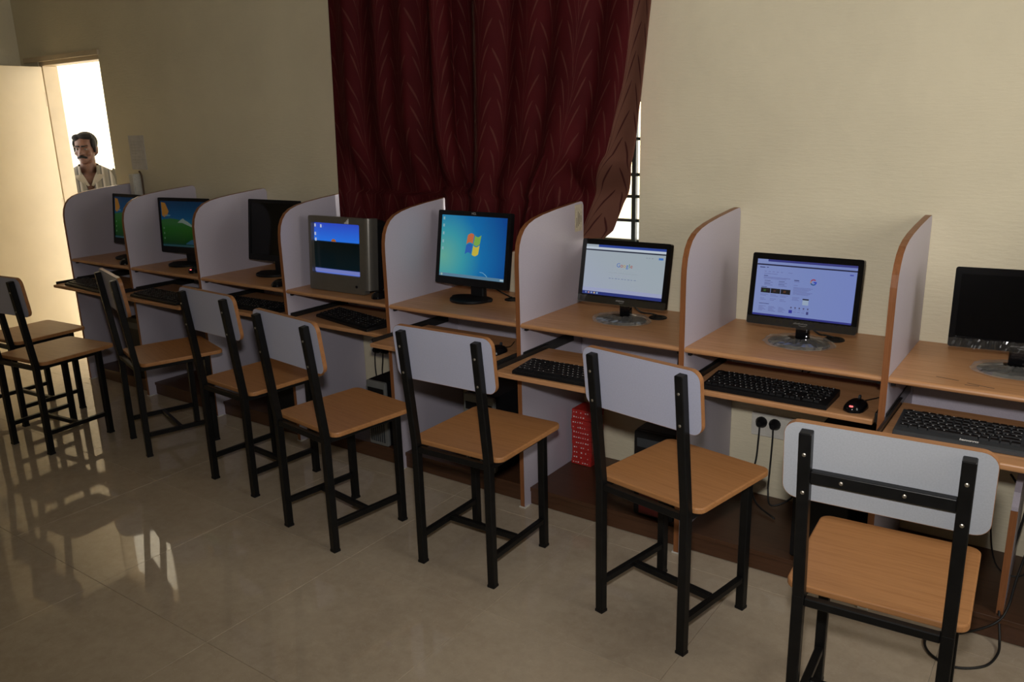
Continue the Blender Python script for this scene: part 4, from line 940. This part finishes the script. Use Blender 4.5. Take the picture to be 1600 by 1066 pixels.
def fuse(name, bm, mat, parent, vox, it=6):
    me = bpy.data.meshes.new(name); bm.to_mesh(me); bm.free(); o = bpy.data.objects.new(name, me); COL.objects.link(o)
    m = o.modifiers.new('r', 'REMESH'); m.mode = 'VOXEL'; m.voxel_size = vox
    m = o.modifiers.new('s', 'SMOOTH'); m.iterations = it; m.factor = 0.5
    dg = bpy.context.evaluated_depsgraph_get(); nm = bpy.data.meshes.new_from_object(o.evaluated_get(dg)); bpy.data.objects.remove(o); bpy.data.meshes.remove(me)
    nm.name = name; nm.materials.clear(); nm.materials.append(mat); nm.polygons.foreach_set('use_smooth', [True] * len(nm.polygons))
    r = bpy.data.objects.new(name, nm); link(r, parent); return r
def skin_mat():  # brown skin with the shade he stands in put into the base colour
    k = NT('shaded_brown_skin'); v = k.coord('Object'); f = k.noise(v, 40, 4); k.col(k.ramp(f, [(0.3, (0.036, 0.0125, 0.0065)), (0.7, (0.054, 0.020, 0.0105))])); k.rough(0.6); k.spec(0.3); k.b.inputs['Subsurface Weight'].default_value = 0.05
    k.b.inputs['Subsurface Radius'].default_value = (0.01, 0.004, 0.002); return k.m
def shirt_mat():
    k = NT('striped_shirt_cloth'); c = k.n('ShaderNodeTexCoord'); sp = k.n('ShaderNodeSeparateXYZ'); k.l(c.outputs['Object'], sp.inputs[0])
    x = sp.outputs[0]; f = k.m_('FRACT', k.m_('MULTIPLY', x, 19.0)); col_ = k.ramp(f, [(0.0, (0.052, 0.046, 0.034)), (0.42, (0.06, 0.052, 0.04)), (0.5, (0.022, 0.020, 0.016)), (0.62, (0.020, 0.018, 0.015)), (0.7, (0.13, 0.115, 0.10)), (0.82, (0.135, 0.12, 0.105)), (0.9, (0.075, 0.065, 0.05))])
    k.col(col_); k.rough(0.85); v = k.coord('Object', (1, 1, 1)); k.bump(k.noise(v, 18, 4), 0.5, 0.008); return k.m
M_SKIN, M_SHIRT = skin_mat(), shirt_mat()
M_HAIR = plain('black_hair', (0.004, 0.0035, 0.0035), 0.7, spec=0.08, var=0.3, scale=120); M_TROU = plain('dark_trouser_cloth', (0.035, 0.033, 0.035), 0.85); M_EYE = plain('eye_white', (0.07, 0.06, 0.05), 0.5, spec=0.2); M_IRIS = plain('dark_iris', (0.010, 0.007, 0.005), 0.2)
M_SAND = plain('brown_sandal', (0.07, 0.04, 0.025), 0.6); M_COLLAR = plain('shirt_collar_cloth', (0.115, 0.10, 0.08), 0.85, spec=0.1)

man = empty('person', (-0.685, 0.435, -0.1495), math.radians(60)); tag(man, 'man with moustache in striped open-collared shirt standing outside the doorway', 'person')
HR = Matrix.Translation((0, 0.0, 1.40)) @ Matrix.Rotation(math.radians(-20), 4, 'Z') @ Matrix.Translation((0, 0, -1.40))   # head turned aside
bm = bmesh.new()
hd = bmesh.new()
ell(hd, (0, 0.012, 1.535), (0.074, 0.094, 0.086)); ell(hd, (0, -0.018, 1.475), (0.064, 0.072, 0.082)); ell(hd, (0, -0.046, 1.418), (0.036, 0.038, 0.026)); ell(hd, (0, -0.028, 1.44), (0.054, 0.055, 0.045))
for sx in (-1, 1):
    ell(hd, (sx * 0.040, -0.060, 1.472), (0.022, 0.022, 0.018)); ell(hd, (sx * 0.030, -0.076, 1.520), (0.026, 0.014, 0.009)); ell(hd, (sx * 0.074, 0.012, 1.490), (0.010, 0.020, 0.032)); ell(hd, (sx * 0.012, -0.098, 1.466), (0.010, 0.010, 0.008))
capsule(hd, (0, -0.086, 1.508), (0, -0.106, 1.470), 0.009, 0.0135); ell(hd, (0, -0.084, 1.436), (0.026, 0.012, 0.008)); ell(hd, (0, -0.080, 1.427), (0.022, 0.012, 0.008))
merge(bm, hd, HR)
capsule(bm, (0, 0.022, 1.30), (0, 0.006, 1.44), 0.060, 0.054)
ell(bm, (0, 0.01, 1.26), (0.145, 0.088, 0.07)); ell(bm, (0, 0.0, 1.16), (0.148, 0.100, 0.14)); ell(bm, (0, 0.0, 1.0), (0.132, 0.095, 0.13)); ell(bm, (0, 0.005, 0.88), (0.145, 0.10, 0.10))
for sx in (-1, 1):
    capsule(bm, (sx * 0.06, 0.015, 1.335), (sx * 0.165, 0.01, 1.300), 0.036, 0.036)
    capsule(bm, (sx * 0.180, 0.010, 1.285), (sx * 0.215, 0.03, 1.03), 0.040, 0.036); capsule(bm, (sx * 0.215, 0.03, 1.03), (sx * 0.215, -0.04, 0.80), 0.036, 0.025)
    # hand: palm, four fingers, thumb
    ell(bm, (sx * 0.215, -0.058, 0.745), (0.017, 0.038, 0.048))
    for q, (oy, ln) in enumerate(((-0.030, 0.068), (-0.010, 0.078), (0.010, 0.072), (0.028, 0.056))):
        b0 = Vector((sx * 0.215, -0.060 + oy, 0.712)); b1 = b0 + Vector((-sx * 0.004, -0.004, -ln * 0.55)); b2 = b1 + Vector((-sx * 0.016, -0.004, -ln * 0.45))
        capsule(bm, b0, b1, 0.0092, 0.0085, 10); capsule(bm, b1, b2, 0.0085, 0.0075, 10)
    capsule(bm, (sx * 0.210, -0.085, 0.760), (sx * 0.198, -0.112, 0.725), 0.011, 0.0095, 10); capsule(bm, (sx * 0.198, -0.112, 0.725), (sx * 0.190, -0.118, 0.695), 0.0095, 0.008, 10)
    capsule(bm, (sx * 0.085, 0.005, 0.84), (sx * 0.095, -0.005, 0.46), 0.082, 0.052); capsule(bm, (sx * 0.095, -0.005, 0.46), (sx * 0.10, 0.02, 0.09), 0.050, 0.034)
    capsule(bm, (sx * 0.10, 0.02, 0.045), (sx * 0.112, -0.13, 0.036), 0.033, 0.026); ell(bm, (sx * 0.10, 0.035, 0.045), (0.030, 0.034, 0.032))
body = fuse('body', bm, M_SKIN, man, 0.006)
# hair cap, moustache, brows, eyes
bm = bmesh.new(); t = bmesh.new()
ell(t, (0, 0.026, 1.552), (0.079, 0.094, 0.078)); ell(t, (0.018, -0.036, 1.597), (0.056, 0.046, 0.026)); ell(t, (-0.034, -0.034, 1.585), (0.040, 0.042, 0.028)); ell(t, (0, 0.075, 1.50), (0.062, 0.040, 0.065))
for sx in (-1, 1): ell(t, (sx * 0.066, -0.010, 1.540), (0.016, 0.040, 0.040)); capsule(t, (sx * 0.073, -0.016, 1.53), (sx * 0.072, -0.018, 1.478), 0.012, 0.007)
merge(bm, t, HR); fuse('hair', bm, M_HAIR, man, 0.005, 3)
bm = bmesh.new(); t = bmesh.new()
for sx in (-1, 1): capsule(t, (sx * 0.004, -0.100, 1.450), (sx * 0.032, -0.083, 1.438), 0.0105, 0.007, 10)
merge(bm, t, HR); fuse('moustache', bm, M_HAIR, man, 0.0035, 2)
for sx in (-1, 1):
    t = bmesh.new(); capsule(t, (sx * 0.012, -0.091, 1.522), (sx * 0.046, -0.079, 1.525), 0.006, 0.004, 10); bm = bmesh.new(); merge(bm, t, HR); obj('eyebrow', bm, M_HAIR, man, smooth=True)
    t = bmesh.new(); ell(t, (sx * 0.030, -0.076, 1.502), (0.0115, 0.0085, 0.0055)); bm = bmesh.new(); merge(bm, t, HR); e = obj('eye', bm, M_EYE, man, smooth=True)
    t = bmesh.new(); ell(t, (sx * 0.030, -0.0835, 1.502), (0.0062, 0.0035, 0.0066)); bm = bmesh.new(); merge(bm, t, HR); obj('iris', bm, M_IRIS, e, smooth=True)
# shirt: torso shell with a V opening and short sleeves
bm = bmesh.new(); NS = 40; rows = []
SH = [(0.78, 0.158, 0.118, 0.0), (0.90, 0.155, 0.116, 0.0), (1.02, 0.156, 0.116, 0.0), (1.12, 0.164, 0.120, 0.0), (1.20, 0.176, 0.118, 0.004), (1.27, 0.188, 0.108, 0.008), (1.315, 0.178, 0.092, 0.010), (1.345, 0.138, 0.078, 0.014), (1.365, 0.096, 0.072, 0.016), (1.378, 0.078, 0.070, 0.016)]
for z_, rx, ry_, yo in SH:
    row = []
    for k in range(NS + 1):
        open_ = 0.0
        if z_ > 1.16: open_ = 0.045 * (z_ - 1.16) / 0.2
        t0 = math.asin(min(0.9, open_ / rx)) if open_ else 0.004
        a = -math.pi / 2 + t0 + (2 * math.pi - 2 * t0) * k / NS; cs_ = math.cos(a); sn = math.sin(a); e = 0.8
        row.append(bm.verts.new((rx * math.copysign(abs(cs_) ** e, cs_), yo + ry_ * math.copysign(abs(sn) ** e, sn), z_)))
    rows.append(row)
for a, b in zip(rows, rows[1:]):
    for k in range(NS): bm.faces.new((a[k], a[k + 1], b[k + 1], b[k]))
me_sh = obj('shirt', bm, M_SHIRT, man, smooth=True); m = me_sh.modifiers.new('cloth', 'SOLIDIFY'); m.thickness = 0.004; m.offset = 1.0; m = me_sh.modifiers.new('round', 'SUBSURF'); m.levels = 1; m.render_levels = 1
for sx in (-1, 1):
    bm = tube(bmesh.new(), [(sx * 0.140, 0.010, 1.308), (sx * 0.180, 0.010, 1.285), (sx * 0.196, 0.014, 1.22), (sx * 0.206, 0.020, 1.14), (sx * 0.212, 0.026, 1.08)], 0.06, 20, False, [0.052, 0.063, 0.062, 0.060, 0.063])
    o = obj('sleeve', bm, M_SHIRT, me_sh, smooth=True); m = o.modifiers.new('cloth', 'SOLIDIFY'); m.thickness = 0.003
    cp = [(0.006, -0.100, 1.235), (0.026, -0.094, 1.285), (0.050, -0.072, 1.330), (0.072, -0.020, 1.375), (0.060, 0.055, 1.392), (0.0, 0.086, 1.394)]
    bm = bmesh.new(); A = smooth_path([(sx * x, y, z_) for x, y, z_ in cp], 5); B = smooth_path([(sx * (x + dx_), y + dy_, z_ - dz_) for (x, y, z_), (dx_, dy_, dz_) in zip(cp, [(0.012, -0.006, 0.004), (0.042, -0.010, 0.012), (0.046, -0.018, 0.030), (0.030, -0.012, 0.040), (0.018, 0.018, 0.040), (0.0, 0.022, 0.040)])], 5)
    va = [bm.verts.new(p) for p in A]; vb = [bm.verts.new(p) for p in B]
    for k in range(len(va) - 1): bm.faces.new((va[k], va[k + 1], vb[k + 1], vb[k]))
    o = obj('collar', bm, M_COLLAR, me_sh, smooth=True); m = o.modifiers.new('cloth', 'SOLIDIFY'); m.thickness = 0.004
bm = bmesh.new(); ell(bm, (0, 0.003, 0.86), (0.152, 0.112, 0.09))
for sx in (-1, 1):
    capsule(bm, (sx * 0.082, 0.003, 0.84), (sx * 0.096, 0.0, 0.46), 0.091, 0.068); capsule(bm, (sx * 0.096, 0.0, 0.46), (sx * 0.10, 0.018, 0.13), 0.068, 0.058)
fuse('trousers', bm, M_TROU, man, 0.009, 4)
for sx in (-1, 1): obj('sandal_sole', prism(bmesh.new(), rrect(0.085, 0.25, 0.04, 6, sx * 0.106, -0.055), 'z', 0.0, 0.014), M_SAND, man)
